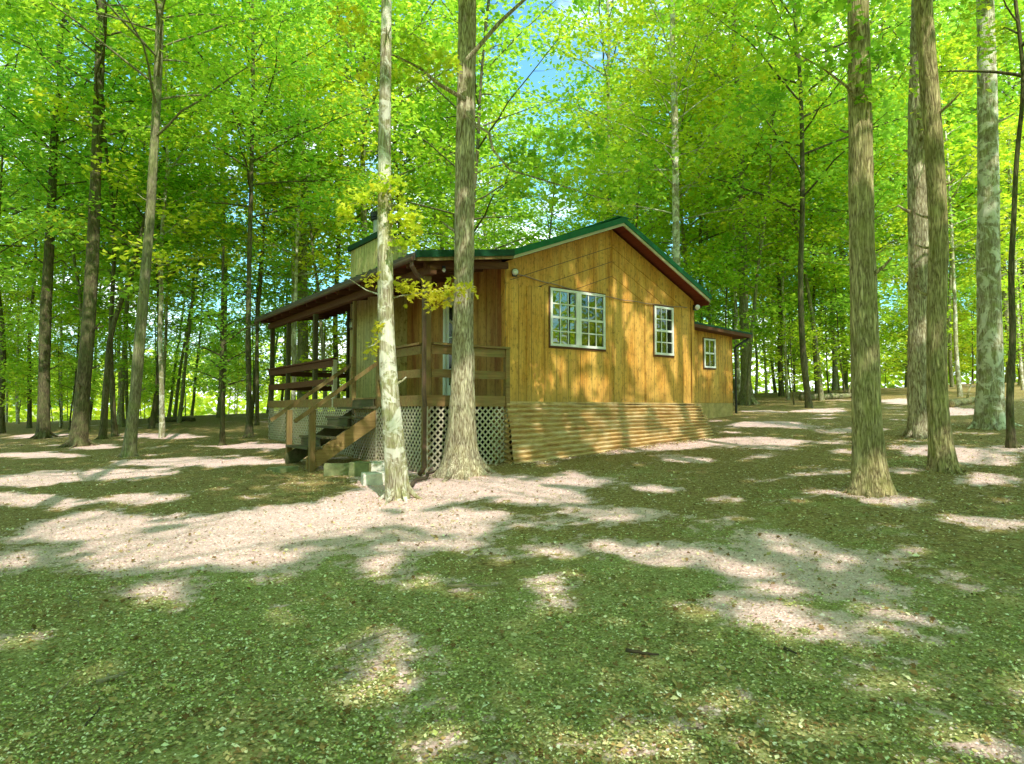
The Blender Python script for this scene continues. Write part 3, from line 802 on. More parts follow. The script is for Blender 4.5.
def put(pi, x, y, s, label, cat, group):
    o = PROTO[pi][1]
    if pi in used: o = copy_tree(o)
    used.add(pi)
    o.location = (x, y, float(gz(x, y))); o.rotation_euler = (0, 0, prng.uniform(0, 6.28)); o.scale = (s, s, s * prng.uniform(.92, 1.08))
    tag(o, label, cat, group); placed.append((x, y))
def side_of(x, y):
    u = 512 + F * x / y
    if u < 265: return 'left of the porch', 0
    if u < 700: return 'behind the cabin roof', 1
    return 'right of the cabin', 2
tries = 0; n_t = 0
while n_t < 92 and tries < 6000:
    tries += 1
    y = 18 + 26 * prng.random() ** .75; x = prng.uniform(-.88, .88) * y
    u = 512 + F * x / y
    if blocked(x, y) or (u < 420 and y > 33) or (484 < u < 540): continue
    if y < 23 and (u < 300 or u > 820): continue
    if any((x - a) ** 2 + (y - b) ** 2 < (1.7 + .02 * y) ** 2 for a, b in placed): continue
    pi = prng.choice([0, 1, 2, 3, 0, 5, 4, 5, 6, 4])
    if u < 300: pi = prng.choice([1, 3, 4, 4, 6, 0, 6, 5])
    w, zz = side_of(x, y)
    kind = PROTO[pi][0]; far = 0
    tone = {0: 'grey trunked', 1: 'dark trunked', 2: 'yellow leaved', 3: 'deep green', 4: 'slim green', 5: 'slim yellow green', 6: 'slim deep green'}[pi]
    put(pi, x, y, prng.uniform(.82, 1.12), f"{tone} forest tree standing {'deep in the woods' if y > 34 else 'at the wood edge'} {w}", 'tree', f'{tone} forest trees {w}')
    n_t += 1
n_x = 0; tries = 0
while n_x < 34 and tries < 3000:
    tries += 1
    y = 19 + 18 * prng.random(); x = prng.uniform(-.84, .84) * y; u = 512 + F * x / y
    if blocked(x, y) or 300 < u < 705 or u > 1000: continue
    if any((x - a) ** 2 + (y - b) ** 2 < 1.2 for a, b in placed): continue
    pi = prng.choice([4, 5, 6, 5]); tone = {4: 'slim green', 5: 'slim yellow green', 6: 'slim deep green'}[pi]; w, zz = side_of(x, y)
    put(pi, x, y, prng.uniform(.85, 1.2), f"{tone} forest tree standing at the wood edge {w}", 'tree', f'{tone} forest trees {w}'); n_x += 1
n_s = 0; tries = 0
while n_s < 95 and tries < 4000:
    tries += 1
    y = 22 + 22 * prng.random(); x = prng.uniform(-.86, .86) * y
    if blocked(x, y): continue
    u = 512 + F * x / y
    if any((x - a) ** 2 + (y - b) ** 2 < 1.0 for a, b in placed): continue
    pi = prng.choice([7, 8]); w, zz = side_of(x, y)
    put(pi, x, y, prng.uniform(.7, 1.3), f"{'green' if pi == 7 else 'yellow green'} leafy sapling in the undergrowth {w}", 'sapling', f"{'green' if pi == 7 else 'yellow green'} saplings {w}")
    n_s += 1

# ---- unseen trees round the viewer, crowns cut to shape the sun patches on the yard
shade = [(-10.5, 6.5, 5.0), (-7, 0.5, 5.0), (-13.5, 0, 5.2), (-3.5, -4.5, 5.0), (5.75, -3.4, 5.0), (8.6, -0.2, 5.2), (12.0, 3.6, 5.2), (9.5, -7, 5.2), (2.0, -9.5, 5.4), (-.6, -4.5, 4.4), (-3.5, -11, 5.2), (-10, -7, 5.2),
         (16.5, -2, 5.2), (17.5, 7.5, 5.2), (-17, 7.5, 5.2), (-17.5, -6, 5.0), (15, -10, 5.0), (4.7, 3.0, 4.2), (-4.6, 4.0, 4.0), (-16, 13, 4.6)]
for k, (x, y, cr) in enumerate(shade):
    rng = np.random.default_rng(300 + k)
    pts = [np.array([x, y, float(gz(x, y)) - .15])]; rad = [.2]
    for j in range(1, 13):
        q = pts[-1] + np.array([rng.normal(0, .07), rng.normal(0, .07), 1.35]); pts.append(q); rad.append(.2 * (1 - .06 * j))
    V, Fq, ax = trunk_mesh(pts, rad, rng, seg=16, res=.15, seed=300 + k)
    mb, LV, LF = make_crown(ax, 8.6, 16.5, cr, 32, 11500, rng, size=.235, keep=not_lit, spray=.8, limb_r=.04)
    V, Fq = join_quads(V, Fq, mb)
    g0 = pts[0].copy(); g0[2] += .15
    root = empty('tree', tuple(g0))
    np_mesh('trunk', V - g0, Fq, M['bark_grey'], root, smooth=True)
    np_mesh('crown', LV - g0, LF, M['leaf'], root)
    tag(root, 'tall unseen shade tree around the yard with crown cut open for the sun patches', 'tree', 'shade trees around the yard')

# ---- the wood goes on behind the viewer (seen in the window panes)
for k in range(18):
    t = math.pi * (k + .5) / 18; d_ = 19 + 8 * (k % 2) + prng.uniform(-1.5, 1.5)
    put(prng.choice([0, 1, 2, 3]), math.cos(t) * d_, 2 - math.sin(t) * d_, 1.0, 'tall unseen shade tree around the yard with crown cut open for the sun patches', 'tree', 'shade trees around the yard')
# ---- the far wood as one mass
rng = np.random.default_rng(77)
n = 60000
aa = rng.uniform(-math.pi, math.pi, n); dd = np.where(np.abs(aa) < 1.1, rng.uniform(78, 110, n), rng.uniform(50, 75, n)); x = np.sin(aa) * dd; y = np.cos(aa) * dd
hmax = 17 + 7 * fbm(x * .12, y * .12, seed=5); zz_ = rng.uniform(0, 1, n) ** .8 * hmax
lefty = np.clip((-aa + .05) * 4, 0, 1) * (np.abs(aa) < 1.2)
zz_ = zz_ * (1 - .62 * lefty) * np.where(np.abs(aa) < 1.2, .8, 1.0)
clump = fbm(x * .25, y * .25, zz_ * .35, seed=8) > .50 + .04 * lefty
gap = (aa < -.25) & (zz_ < 5.5) & (rng.random(n) < .75)
ok = clump & ~gap
C = np.stack([x, y, gz0(x, y) + zz_], -1)[ok]
V, Fq = leaf_quads(C, rng, .95, .8)
tag(np_mesh('far_woods', V, Fq, M['leaf']), 'bright green far wood closing the view beyond the tree trunks', 'woods', kind='stuff')

rng = np.random.default_rng(78)
n = 110000
aa = rng.uniform(-math.pi, math.pi, n); dd = np.where(np.abs(aa) < 1.1, rng.uniform(50, 66, n), rng.uniform(32, 46, n)); x = np.sin(aa) * dd; y = np.cos(aa) * dd
hm = (3.2 + 8 * fbm(x * .16, y * .16, seed=15) ** 1.5) * (1 - .25 * np.clip(-aa * 4, 0, 1)); zz_ = rng.uniform(0, 1, n) * hm
ok = fbm(x * .4, y * .4, zz_ * .6, seed=18) > .41
C = np.stack([x, y, gz0(x, y) + zz_], -1)[ok]
V, Fq = leaf_quads(C, rng, .55, .8)
tag(np_mesh('undergrowth', V, Fq, M['leaf_yellow']), 'sunny yellow green undergrowth at the foot of the far wood', 'undergrowth', kind='stuff')

# ------------------------------------------------------------------ the cabin
Rz = HA
cabin = empty('cabin', (HC[0], HC[1], 0), Rz)
tag(cabin, 'orange brown wood cabin with green metal roof, porch and tin skirting', 'cabin')
W, Ln = 5.19, 7.0
Z0 = 1.64
RA, RZ = 2.66, 5.33          # ridge
EL, EZL = -.06, 4.30         # left break of the roof (porch roof starts)
ERt, EZR = 5.36, 4.04        # right eave
def roof_z(a):
    return EZL + (RZ - EZL) * (a - EL) / (RA - EL) if a < RA else RZ + (EZR - RZ) * (a - RA) / (ERt - RA)
TH = .13                      # depth of roof edge below the metal
def wt(a): return roof_z(a) - .15
ZT = 3.92                     # height of the band where the gable boards start
# gable wall below and above the band
mb = MB(); mb.box(0, W, 0, .12, Z0, ZT - .12)
gw = mb.build('wall', M['siding'], cabin)
def chev(a): return .0
gb = MB()
# gable boards run parallel to the roof: three chevrons of siding with dark gaps between
def line_z(a, k):
    return wt(a) - k
bounds = [0.0, .36, .66, .96, 1.6]
for i in range(4):
    for (s0, s1) in ((.0, RA), (RA, W)):
        k0, k1 = bounds[i] + (.006 if i else 0), bounds[i + 1] - .006
        base = ZT - .12
        # polygon between line_z(.,k1) and line_z(.,k0), clipped at base
        N_ = 60; top = []; bot = []
        for j in range(N_ + 1):
            a = s0 + (s1 - s0) * j / N_
            t_, b_ = line_z(a, k0), max(base, line_z(a, k1))
            if t_ > base + .01: top.append((a, t_)); bot.append((a, b_))
        if len(top) > 2:
            poly = top + bot[::-1]
            if s0 == 0: poly = [(min(a, RA - .006), z) for a, z in poly]
            else: poly = [(max(a, RA + .006), z) for a, z in poly]
            gb.prism(poly, lambda p: (p[0], -.004, p[1]), lambda p: (p[0], .10, p[1]))
gb.build('gable', M['siding_gable'], cabin)
mb = MB(); mb.prism([(0.02, ZT - .12), (W - .02, ZT - .12), (W - .02, wt(W) - .01), (RA, wt(RA) - .01), (.02, wt(.02) - .01)], lambda p: (p[0], .012, p[1]), lambda p: (p[0], .11, p[1]))
mb.build('gable_backing', M['black'], cabin)
# corner boards and the vertical corner
MB().box(-.012, .10, -.018, .10, Z0 - .01, wt(0) - .02).build('corner_board', M['siding'], cabin)
MB().box(W - .09, W + .012, -.018, .10, Z0 - .01, wt(W) - .02).build('corner_board', M['siding'], cabin)
# batten strips over the joints of the plywood sheets
mb = MB()
for a in (.42, 1.22 - .8 + .72): pass
for a in (.48, 2.68, 3.62):
    mb.box(a, a + .035, -.012, 0, Z0, ZT - .14)
mb.build('batten', M['siding'], cabin)
# side walls and back wall
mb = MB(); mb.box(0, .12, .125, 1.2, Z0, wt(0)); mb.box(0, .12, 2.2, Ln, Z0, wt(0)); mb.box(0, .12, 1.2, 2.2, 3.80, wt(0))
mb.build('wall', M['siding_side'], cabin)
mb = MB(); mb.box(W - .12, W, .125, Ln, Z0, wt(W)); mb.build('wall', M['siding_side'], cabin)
mb = MB(); mb.prism([(.125, Z0), (W - .125, Z0), (W - .125, wt(W - .125)), (RA, wt(RA)), (.125, wt(.125))], lambda p: (p[0], Ln - .12, p[1]), lambda p: (p[0], Ln - .003, p[1]))
mb.build('wall', M['siding'], cabin)
mb = MB(); mb.box(.13, W - .13, .13, Ln - .13, Z0 - .1, Z0); mb.build('floor', M['dark_inside'], cabin)
mb = MB(); mb.box(.13, W - .13, 2.5, 2.56, Z0 + .01, 3.9); mb.build('partition', M['dark_inside'], cabin)

# main roof
B0, B1 = -.34, 9.09
def slab(mb, a0, z0, a1, z1, b0, b1, t):
    mb.prism([(a0, z0), (a1, z1), (a1, z1 - t), (a0, z0 - t)], lambda p: (p[0], b0, p[1]), lambda p: (p[0], b1, p[1]))
mb = MB(); slab(mb, EL, EZL, RA, RZ, B0, B1, .045); slab(mb, RA, RZ, ERt, EZR, B0, B1, .045)
for k in range(32):
    b = B0 + .02 + k * .30
    for (a0, z0, a1, z1) in ((EL, EZL, RA, RZ), (RA, RZ, ERt, EZR)):
        mb.bar((a0, b, z0 + .012), (a1, b, z1 + .012), .04, .03)
mb.bar((RA, B0 - .02, RZ + .02), (RA, B1, RZ + .02), .26, .03)
roof = mb.build('roof', M['green_metal'], cabin)
mb = MB(); slab(mb, EL, EZL - .07, RA, RZ - .07, B0 - .012, B0 + .02, .075); slab(mb, RA, RZ - .07, ERt - .01, EZR - .07, B0 - .012, B0 + .02, .075)
mb.build('fascia', M['fascia'], roof)
mb = MB(); slab(mb, EL, EZL + .025, RA, RZ + .025, B0 - .03, B0 - .013, .115); slab(mb, RA, RZ + .025, ERt + .01, EZR + .025, B0 - .03, B0 - .013, .115)
mb.build('rake_trim', M['green_metal'], roof)
mb = MB(); slab(mb, EL, EZL - .048, RA, RZ - .048, B0 + .022, B1, .03); slab(mb, RA, RZ - .048, ERt - .02, EZR - .048, B0 + .022, B1, .03)
mb.box(ERt - .03, ERt, B0 + .03, B1, EZR - .2, EZR - .045)
mb.build('soffit', M['soffit'], roof)
# porch roof
PA, PZ = -1.97, 4.01
mb = MB(); slab(mb, PA, PZ, EL - .003, EZL - .005, B0, B1, .04)
for k in range(32):
    b = B0 + .02 + k * .30; mb.bar((PA, b, PZ + .012), (EL - .01, b, EZL + .007), .04, .03)
pr = mb.build('porch_roof', M['green_metal'], cabin)
mb = MB(); slab(mb, PA - .01, PZ + .022, EL, EZL + .018, B0 - .04, B0 - .003, .115); mb.build('rake_trim', M['dark_green'], pr)
mb = MB(); slab(mb, PA + .02, PZ - .085, EL - .02, EZL - .090, B0 - .02, B0 + .02, .06); mb.build('fascia', M['post_wood'], pr)
mb = MB(); mb.box(PA - .02, PA + .02, B0 + .02, B1, PZ - .13, PZ - .002); mb.build('eave_board', simple('grey_brown_eave', (.10, .075, .05), .7), pr)
mb = MB(); slab(mb, PA + .025, PZ - .045, EL - .01, EZL - .048, B0 + .022, B1 - .02, .03)
mb.build('soffit', M['soffit'], pr)
mb = MB()
for k in range(15):
    b = .1 + k * .62; mb.bar((PA + .06, b, PZ - .13), (-.02, b, EZL - .14), .05, .10)
mb.build('rafter', M['red_wood'], pr)
DA = -1.6; DB = 8.9
mb = MB(); mb.box(DA - .06, DA + .06, B0 + .1, B1 - .1, 3.72, 3.86); mb.build('beam', M['red_wood'], pr)
mb = MB(); mb.bar((-.02, -.10, 4.08), (DA - .1, -.10, 3.87), .06, .12); mb.build('beam', M['red_wood'], pr)
mb = MB(); mb.tube([(PA - .03, B0 + .05, PZ - .10), (PA - .03, B1 - .1, PZ - .12)], .035, 10); mb.build('gutter', M['brown_pipe'], pr)

# deck
DZ = 1.74
mb = MB()
k = 0
a = DA
while a < -.03:
    mb.box(a, min(a + .135, -.02), -.02, DB, DZ - .035, DZ); a += .141
b = Ln
while b < DB - .05:
    mb.box(-.02 + .01, W, b, min(b + .135, DB), DZ - .035, DZ); b += .141
mb.build('deck', M['deck_wood'], cabin)
mb = MB(); mb.box(DA - .045, DA, -.03, 1.88, 1.56, DZ + .005); mb.box(DA - .045, DA, 3.02, DB, 1.56, DZ + .005)
mb.box(DA - .04, .05, -.075, -.031, 1.56, DZ + .004); mb.box(DA, W, DB + .002, DB + .045, 1.56, DZ + .004)
mb.build('rim_board', M['deck_wood'], cabin)
# posts
posts = [(DA + .02, .02), (DA + .02, 3.07), (DA + .02, 5.38), (DA + .02, 7.39), (DA + .02, DB - .08), (.6, DB - .08), (3.0, DB - .08), (W - .05, DB - .08)]
for i, (a, b) in enumerate(posts):
    g0 = float(gz(*(hp(a, b, 0)[:2]))) - .1
    zt = 3.72 if a < 0 else roof_z(a) - .09
    s = .05 if i else .06
    if i == 1: s = .035
    MB().box(a - s, a + s, b - s, b + s, g0, zt).build('porch_post', M['post_wood'] if i < 2 else M['step_wood'], cabin, bevel=.006)
# low posts in the railing and their boards
mb_cap = MB(); rails = [(4.1, DB - .05)]
def rail_run(p, q, cap=True):
    m = MB(); P, Q = np.array(p), np.array(q)
    d = (Q - P) / np.linalg.norm(Q - P); out_ = np.array([d[1], -d[0]])
    for (zc, h) in ((2.50, .14), (2.11, .14)):
        m.bar((*P, zc), (*Q, zc), .036, h)
    m.bar((*P, 2.60), (*Q, 2.60), .13, .036)
    return m
o = rail_run((DA - .03, 4.06), (DA - .03, DB)).build('railing', M['red_wood'], cabin)
o = rail_run((DA - .03, .09), (DA - .03, 1.86)).build('railing', M['deck_wood'], cabin)
o = rail_run((DA + .08, -.05), (.04, -.05)).build('railing', M['deck_wood'], cabin)
o = rail_run((DA + .06, DB - .02), (.55, DB - .02)).build('railing', M['red_wood'], cabin)
for (a, b, mt) in ((DA, 4.1, 'lattice'), (DA, 1.82, 'deck_wood'), (.0, -.05, 'deck_wood'), (DA, 3.06, 'deck_wood')):
    MB().box(a - .045, a + .045, b - .045, b + .045, DZ - .2, 2.58).build('railing_post', M[mt], cabin, bevel=.005)
# lattice panels
def lattice(u0, u1, z0f, z1, fn, name='lattice', pitch=.118, w=.029):
    """diagonal strips, clipped to the panel; fn(u, z, layer) -> point; z0f(u) bottom line"""
    m = MB(); H = z1 - min(z0f(u0), z0f(u1)); zb = z1 - H
    for s_, lay in ((1, 0), (-1, 1)):
        c = u0 - H if s_ == 1 else u0
        end = u1 if s_ == 1 else u1 + H
        while c < end:
            # line u = c + s*(z - zb)
            za, zb_ = 0.0, H
            pts = []
            lo, hi = 0.0, H
            if s_ == 1: lo = max(lo, u0 - c); hi = min(hi, u1 - c)
            else: lo = max(lo, c - u1); hi = min(hi, c - u0)
            # clip to sloping bottom
            um = c + s_ * lo
            lo = max(lo, z0f(min(max(um, u0), u1)) - zb)
            if hi - lo > .03:
                p = fn(c + s_ * lo, zb + lo, lay); q = fn(c + s_ * hi, zb + hi, lay)
                m.bar(p, q, .008, w, up=fn(c + s_ * lo - s_ * .1, zb + lo + .1, lay) - p)
            c += pitch
    m.box
    return m
V3 = lambda *p: Vector(p)
ga = lambda a, b: float(gz(*(hp(a, b, 0)[:2]))) + .0
m = lattice(DA, .0, lambda u: ga(u, -.05), 1.56, lambda u, z, l: V3(u, -.045 + .009 * l, z)); m.build('lattice', M['lattice'], cabin)
for (b0, b1) in ((.0, 1.9), (1.9, 3.0), (3.0, DB)):
    m = lattice(b0, b1, lambda u: ga(DA, u), 1.56, lambda u, z, l: V3(DA - .02 - .009 * l, u, z)); m.build('lattice', M['lattice'], cabin)
mb = MB(); mb.box(DA - .03, DA + .01, -.07, -.02, ga(DA, 0) - .05, 1.56); mb.box(-.03, .03, -.07, -.02, ga(0, 0) - .05, 1.56)
mb.box(DA - .035, DA - .005, 1.86, 1.90, ga(DA, 1.9) - .05, 1.56)
mb.build('lattice_trim', M['lattice'], cabin)
mb = MB(); mb.box(.0, .1, .0, Ln, ga(0, 3) - .5, Z0 - .001); mb.box(.1, W, Ln - .1, Ln, .2, Z0 - .001); mb.box(W - .1, W, .0, Ln - .1, .3, Z0 - .001); mb.build('foundation', M['dark_inside'], cabin)

# stairs
st = empty('stairs', (0, 0, 0), 0, cabin)
SB0, SB1 = 1.9, 3.0
tops = [1.56, 1.38, 1.20, 1.02, .84]
for i, z in enumerate(tops):
    a = DA - .04 - .255 * i
    m = MB(); m.box(a - .285, a - .145, SB0 - .07, SB1 + .06, z - .04, z); m.box(a - .135, a - .003, SB0 - .07, SB1 + .06, z - .04, z); m.build('tread', M['step_wood'], st, bevel=.004)
    m = MB(); m.box(a - .02, a - .003, SB0 + .04, SB1 - .04, z + .001, z + .135); 
    if i % 2 == 0: m.build('riser', M['step_wood'], st)
for b in (SB0 - .045, SB1 + .005):
    m = MB(); m.prism([(DA - .05, 1.50), (DA - .05, 1.18), (DA - 1.18, .46), (DA - 1.34, .46), (DA - 1.34, .66)], lambda p: (p[0], b, p[1]), lambda p: (p[0], b + .04, p[1]))
    m.build('stringer', M['stringer'] if b < 2.5 else M['step_wood'], st)
ap = -2.87
for b in (SB0 - .10, SB1 + .09):
    MB().box(ap - .05, ap + .05, b - .05, b + .05, ga(ap, b) - .1, 1.50).build('stair_post', M['post_wood'], st, bevel=.006)
    m = MB(); m.bar((-3.20, b - .07 * (1 if b < 2.5 else -1), 1.30), (-1.52, b - .07 * (1 if b < 2.5 else -1), 2.48), .035, .07); m.build('handrail', M['post_wood'], st)

# door on the side wall
door = MB().box(.03, .07, 1.28, 2.12, DZ + .02, 3.74).build('door', M['white_vinyl'], cabin)
m = MB(); m.box(-.02, .10, 1.2, 1.275, DZ, 3.80); m.box(-.02, .10, 2.125, 2.2, DZ, 3.80); m.box(-.02, .10, 1.275, 2.125, 3.745, 3.80); m.build('door_frame', M['white_vinyl'], door)
m = MB(); m.box(.018, .026, 1.38, 2.02, 2.0, 3.62); m.build('pane', simple('dark_door_glass', (.03, .035, .03), .08, spec=.8, var=.1), door)
m = MB()
for k in range(1, 5): m.box(.008, .017, 1.38, 2.02, 2.0 + k * .324 - .01, 2.0 + k * .324 + .01)
for b in (1.59, 1.81): m.box(.006, .017, b - .01, b + .01, 2.0, 3.62)
m.build('muntin', M['white_vinyl'], door)
m = MB(); m.tube([(.03, 1.36, 2.72), (-.03, 1.36, 2.72)], .012, 8); m.tube([(-.03, 1.36, 2.72), (-.035, 1.46, 2.72)], .010, 8); m.build('handle', M['black'], door)

# windows
def window(a0, a1, z0, z1, b, cols=3, rows=2, curtain=True, double=False):
    """double-hung white vinyl window with grids, dark casing round it"""
    fr = MB(); t = .048
    cs = MB(); c_ = .028
    cs.box(a0 - c_, a1 + c_, b - .012, b, z1, z1 + c_); cs.box(a0 - c_, a1 + c_, b - .016, b, z0 - c_ * 1.5, z0); cs.box(a0 - c_, a0, b - .012, b, z0, z1); cs.box(a1, a1 + c_, b - .012, b, z0, z1)
    f = MB()
    units = [(a0, a1)] if not double else [(a0, (a0 + a1) / 2 - .02), ((a0 + a1) / 2 + .02, a1)]
    for (p, q) in units:
        f.box(p, q, b - .035, b, z1 - t, z1); f.box(p, q, b - .040, b, z0, z0 + t); f.box(p, p + t, b - .035, b, z0 + t, z1 - t); f.box(q - t, q, b - .035, b, z0 + t, z1 - t)
    if double: f.box((a0 + a1) / 2 - .02, (a0 + a1) / 2 + .02, b - .030, b, z0, z1)
    o = f.build('window', M['white_vinyl'], cabin)
    cs.build('casing', M['red_wood'], o)
    s = MB(); g_ = MB(); cu = MB()
    for (p, q) in units:
        zm = (z0 + z1) / 2
        s.box(p + t, q - t, b - .026, b - .002, zm - .022, zm + .022)
        for (lo, hi, y0) in ((zm + .022, z1 - t, -.016), (z0 + t, zm - .022, -.022)):
            for k in range(1, cols): x = p + t + (q - p - 2 * t) * k / cols; s.box(x - .011, x + .011, b + y0 - .003, b + y0 + .004, lo, hi)
            for k in range(1, rows): z = lo + (hi - lo) * k / rows; s.box(p + t, q - t, b + y0 - .005, b + y0 + .004, z - .011, z + .011)
        g_.box(p + t * .5, q - t * .5, b - .010, b - .006, z0 + t * .5, z1 - t * .5)
        if curtain:
            # gathered panels hang inside the lower corners
            for k in range(8):
                w_ = (q - p) * .5; x = p + .06 + k * w_ / 8
                cu.box(x, x + w_ / 9, b + .012 + .01 * (k % 2), b + .02 + .01 * (k % 2), z0 + .04, (z0 + z1) / 2 - .06 + .04 * math.sin(k))
    s.build('sash', M['white_vinyl'], o); g_.build('pane', M['glass'], o)
    bk = MB(); bk.box(a0, a1, b - .0025, b - .0015, z0, z1); bk.build('dark_room_sheet', M['dark_inside'], o)  # dark sheet stands in for the unlit room behind the panes
    return o
def window_in(a0, a1, z0, z1, b, **k):
    return window(a0, a1, z0, z1, b - .003, **k)
w1 = window_in(1.03, 2.44, 2.71, 3.81, 0, double=True)
w2 = window_in(3.89, 4.49, 2.68, 3.73, 0)
# pale curtain seen through the lower sashes, a thin sheet just inside the pane
def curtain(o, a0, a1, z0, z1, b):
    m = MB(); n_ = 14
    vs = []; fs = []
    for i in range(n_ + 1):
        a = a0 + (a1 - a0) * i / n_
        for z in (z0, z1): vs.append((a + (.03 if z == z0 else 0) * math.sin(i), b + .001 * math.sin(i * 2.2), z))
    for i in range(n_): fs.append((2 * i, 2 * i + 2, 2 * i + 3, 2 * i + 1))
    m.add(vs, fs); m.build('curtain', M['curtain'], o)
curtain(w2, 3.98, 4.40, 2.74, 3.10, -.0075)
curtain(w1, 1.30, 1.52, 2.76, 3.0, -.0075)

# floodlights and the cable between them
for (a, z) in ((.10, 3.98), (5.12, 3.80)):
    m = MB(); m.box(a + .04, a + .14, -.05, -.019, z - .06, z + .06); m.tube([(a + .09, -.05, z), (a + .05, -.11, z + .01)], .018, 8); f = m.build('floodlight', M['black'], cabin)
    m = MB(); m.tube([(a + .06, -.10, z + .01), (a + .0, -.17, z - .01), (a - .015, -.19, z - .015)], [.03, .062, .064], 14); m.build('lamp_housing', M['black'], f)
    m = MB(); m.tube([(a - .014, -.189, z - .015), (a - .028, -.205, z - .018), (a - .036, -.214, z - .02)], [.06, .05, .02], 14); m.build('lens', M['lamp_glass'], f, smooth=True)
pts = [(.24, -.03, 3.97)]
for k in range(1, 25):
    t = k / 24; pts.append((.24 + (4.95 - .24) * t, -.03, 3.97 - .19 * t - .10 * math.sin(math.pi * t) + .008 * math.sin(k * 1.7)))
MB().tube(pts, .010, 6).build('cable', M['cable'], cabin)

# tin skirting leaning out under the gable wall
def skirt(p0, p1, q0, q1, name, n=12, thick=.0):
    """p0,p1 top corners; q0,q1 bottom corners; horizontal corrugations"""
    vs = []; fs = []; nr = n * 8; nc = 24
    P0, P1, Q0, Q1 = map(lambda p: np.array(p, float), (p0, p1, q0, q1))
    nrm = np.cross(P1 - P0, Q0 - P0); nrm /= np.linalg.norm(nrm)
    for i in range(nr + 1):
        t = i / nr; wave = .022 * math.cos(2 * math.pi * t * n)
        wave = .040 * (1 - 2 * abs(math.sin(math.pi * t * n)) ** .7)
        for j in range(nc + 1):
            s = j / nc
            A = P0 + (P1 - P0) * s; B = Q0 + (Q1 - Q0) * s
            sag = .03 * math.sin(s * 9 + t * 2) * t + .015 * math.sin(s * 23 + i * .1)
            vs.append(A + (B - A) * t + nrm * (wave + sag + .012 * (int(s * 3.02) % 2) + .008 * float(fbm(s * 9, t * 5, seed=2) - .5)))
    for i in range(nr):
        for j in range(nc):
            k = i * (nc + 1) + j; fs.append((k, k + 1, k + nc + 2, k + nc + 1))
    o = np_mesh(name, vs, fs, M['skirt'], cabin, smooth=True)
    return o
zb0 = ga(-.05, -.4); zb1 = ga(5.3, -.4)
skirt((-.02, -.06, Z0), (5.30, -.06, Z0 - .03), (-.06, -.37, zb0 - .04), (5.34, -.40, zb1 - .04), 'skirting')
skirt((-.02, .35, Z0 - .02), (-.02, -.06, Z0 - .02), (-.05, .35, zb0), (-.06, -.37, zb0 - .04), 'skirting')
skirt((5.30, -.06, Z0 - .03), (5.24, .6, Z0 - .03), (5.34, -.40, zb1 - .04), (5.26, .6, zb1), 'skirting')
MB().box(-.02, 5.30, -.09, -.001, Z0 - .02, Z0 + .012).build('skirting_ledge', M['skirt'], cabin)

# side wing
AB = 2.2; A1_ = 9.64; AZ0 = 1.70
wing = MB()
wing.prism([(W + .003, AZ0), (A1_, AZ0), (A1_, 3.64), (W + .003, 3.86)], lambda p: (p[0], AB, p[1]), lambda p: (p[0], AB + .12, p[1]))
wing.box(A1_ - .12, A1_, AB + .122, 6.2, AZ0, 3.64); wing.box(W + .003, A1_ - .122, 6.08, 6.2, AZ0, 3.7)
wg = wing.build('wing_wall', M['siding'], cabin)
m = MB(); slab(m, W + .02, 4.0, 10.12, 3.74, AB - .34, 6.5, .05); wr = m.build('wing_roof', M['dark_green'], cabin)
m = MB(); slab(m, W + .03, 3.948, 10.10, 3.688, AB - .33, 6.48, .09); m.build('fascia', M['red_wood'], wr)
m = MB(); m.tube([(10.15, AB - .3, 3.66), (10.15, 6.4, 3.64)], .05, 10); m.build('gutter', M['black'], wr)
m = MB(); m.tube([(10.15, AB - .22, 3.64), (10.08, AB - .2, 3.56), (9.80, AB - .12, 3.40), (9.70, AB - .06, 3.32), (9.70, AB - .06, 1.4)], .035, 10); m.build('downspout', M['black'], cabin)
m = MB(); m.box(W + .1, A1_, AB + .01, AB + .10, 1.0, AZ0 - .002); m.box(A1_ - .10, A1_ - .01, AB + .1, 6.2, 1.0, AZ0 - .002); m.build('wing_foundation', simple('tan_block_footing', (.46, .34, .14), .9, spec=.1, bump=.4), cabin)
window_in(8.33, 8.83, 2.68, 3.50, AB, cols=2, rows=1, curtain=False)

# chimney chase with metal flue
ch = MB(); ch.box(-.72, -.003, 3.86, 5.45, ga(-.7, 4.5) - .2, 5.32).build
chase = MB().box(-.72, -.003, 3.86, 5.45, ga(-.7, 4.5) - .2, 5.32).build('chimney', M['siding_chase'], cabin)
m = MB(); m.box(-.78, .05, 3.80, 5.51, 5.322, 5.44); m.build('cap', M['dark_green'], chase)
m = MB(); m.tube([(-.36, 4.6, 5.44), (-.36, 4.6, 5.92)], .15, 20); m.build('flue', M['galv'], chase, smooth=False)
m = MB(); m.tube([(-.36, 4.6, 5.93), (-.36, 4.6, 5.97)], .21, 20); m.tube([(-.36, 4.6, 5.99), (-.36, 4.6, 6.10), (-.36, 4.6, 6.13)], [.21, .21, .12], 20); m.build('flue_cap', M['black'], chase)

# downspout at the porch corner
m = MB(); g0 = ga(DA - .15, -.12)
m.tube([(PA - .02, B0 + .10, 3.90), (PA - .02, B0 + .10, 3.80), (PA + .06, B0 + .14, 3.72), (DA - .14, -.13, 3.60), (DA - .10, -.13, 3.50), (DA - .10, -.13, 1.75), (DA - .09, -.14, 1.60), (DA - .09, -.14, g0 + .14), (DA - .22, -.22, g0 + .04)], .038, 12)
m.build('downspout', M['brown_pipe'], cabin)
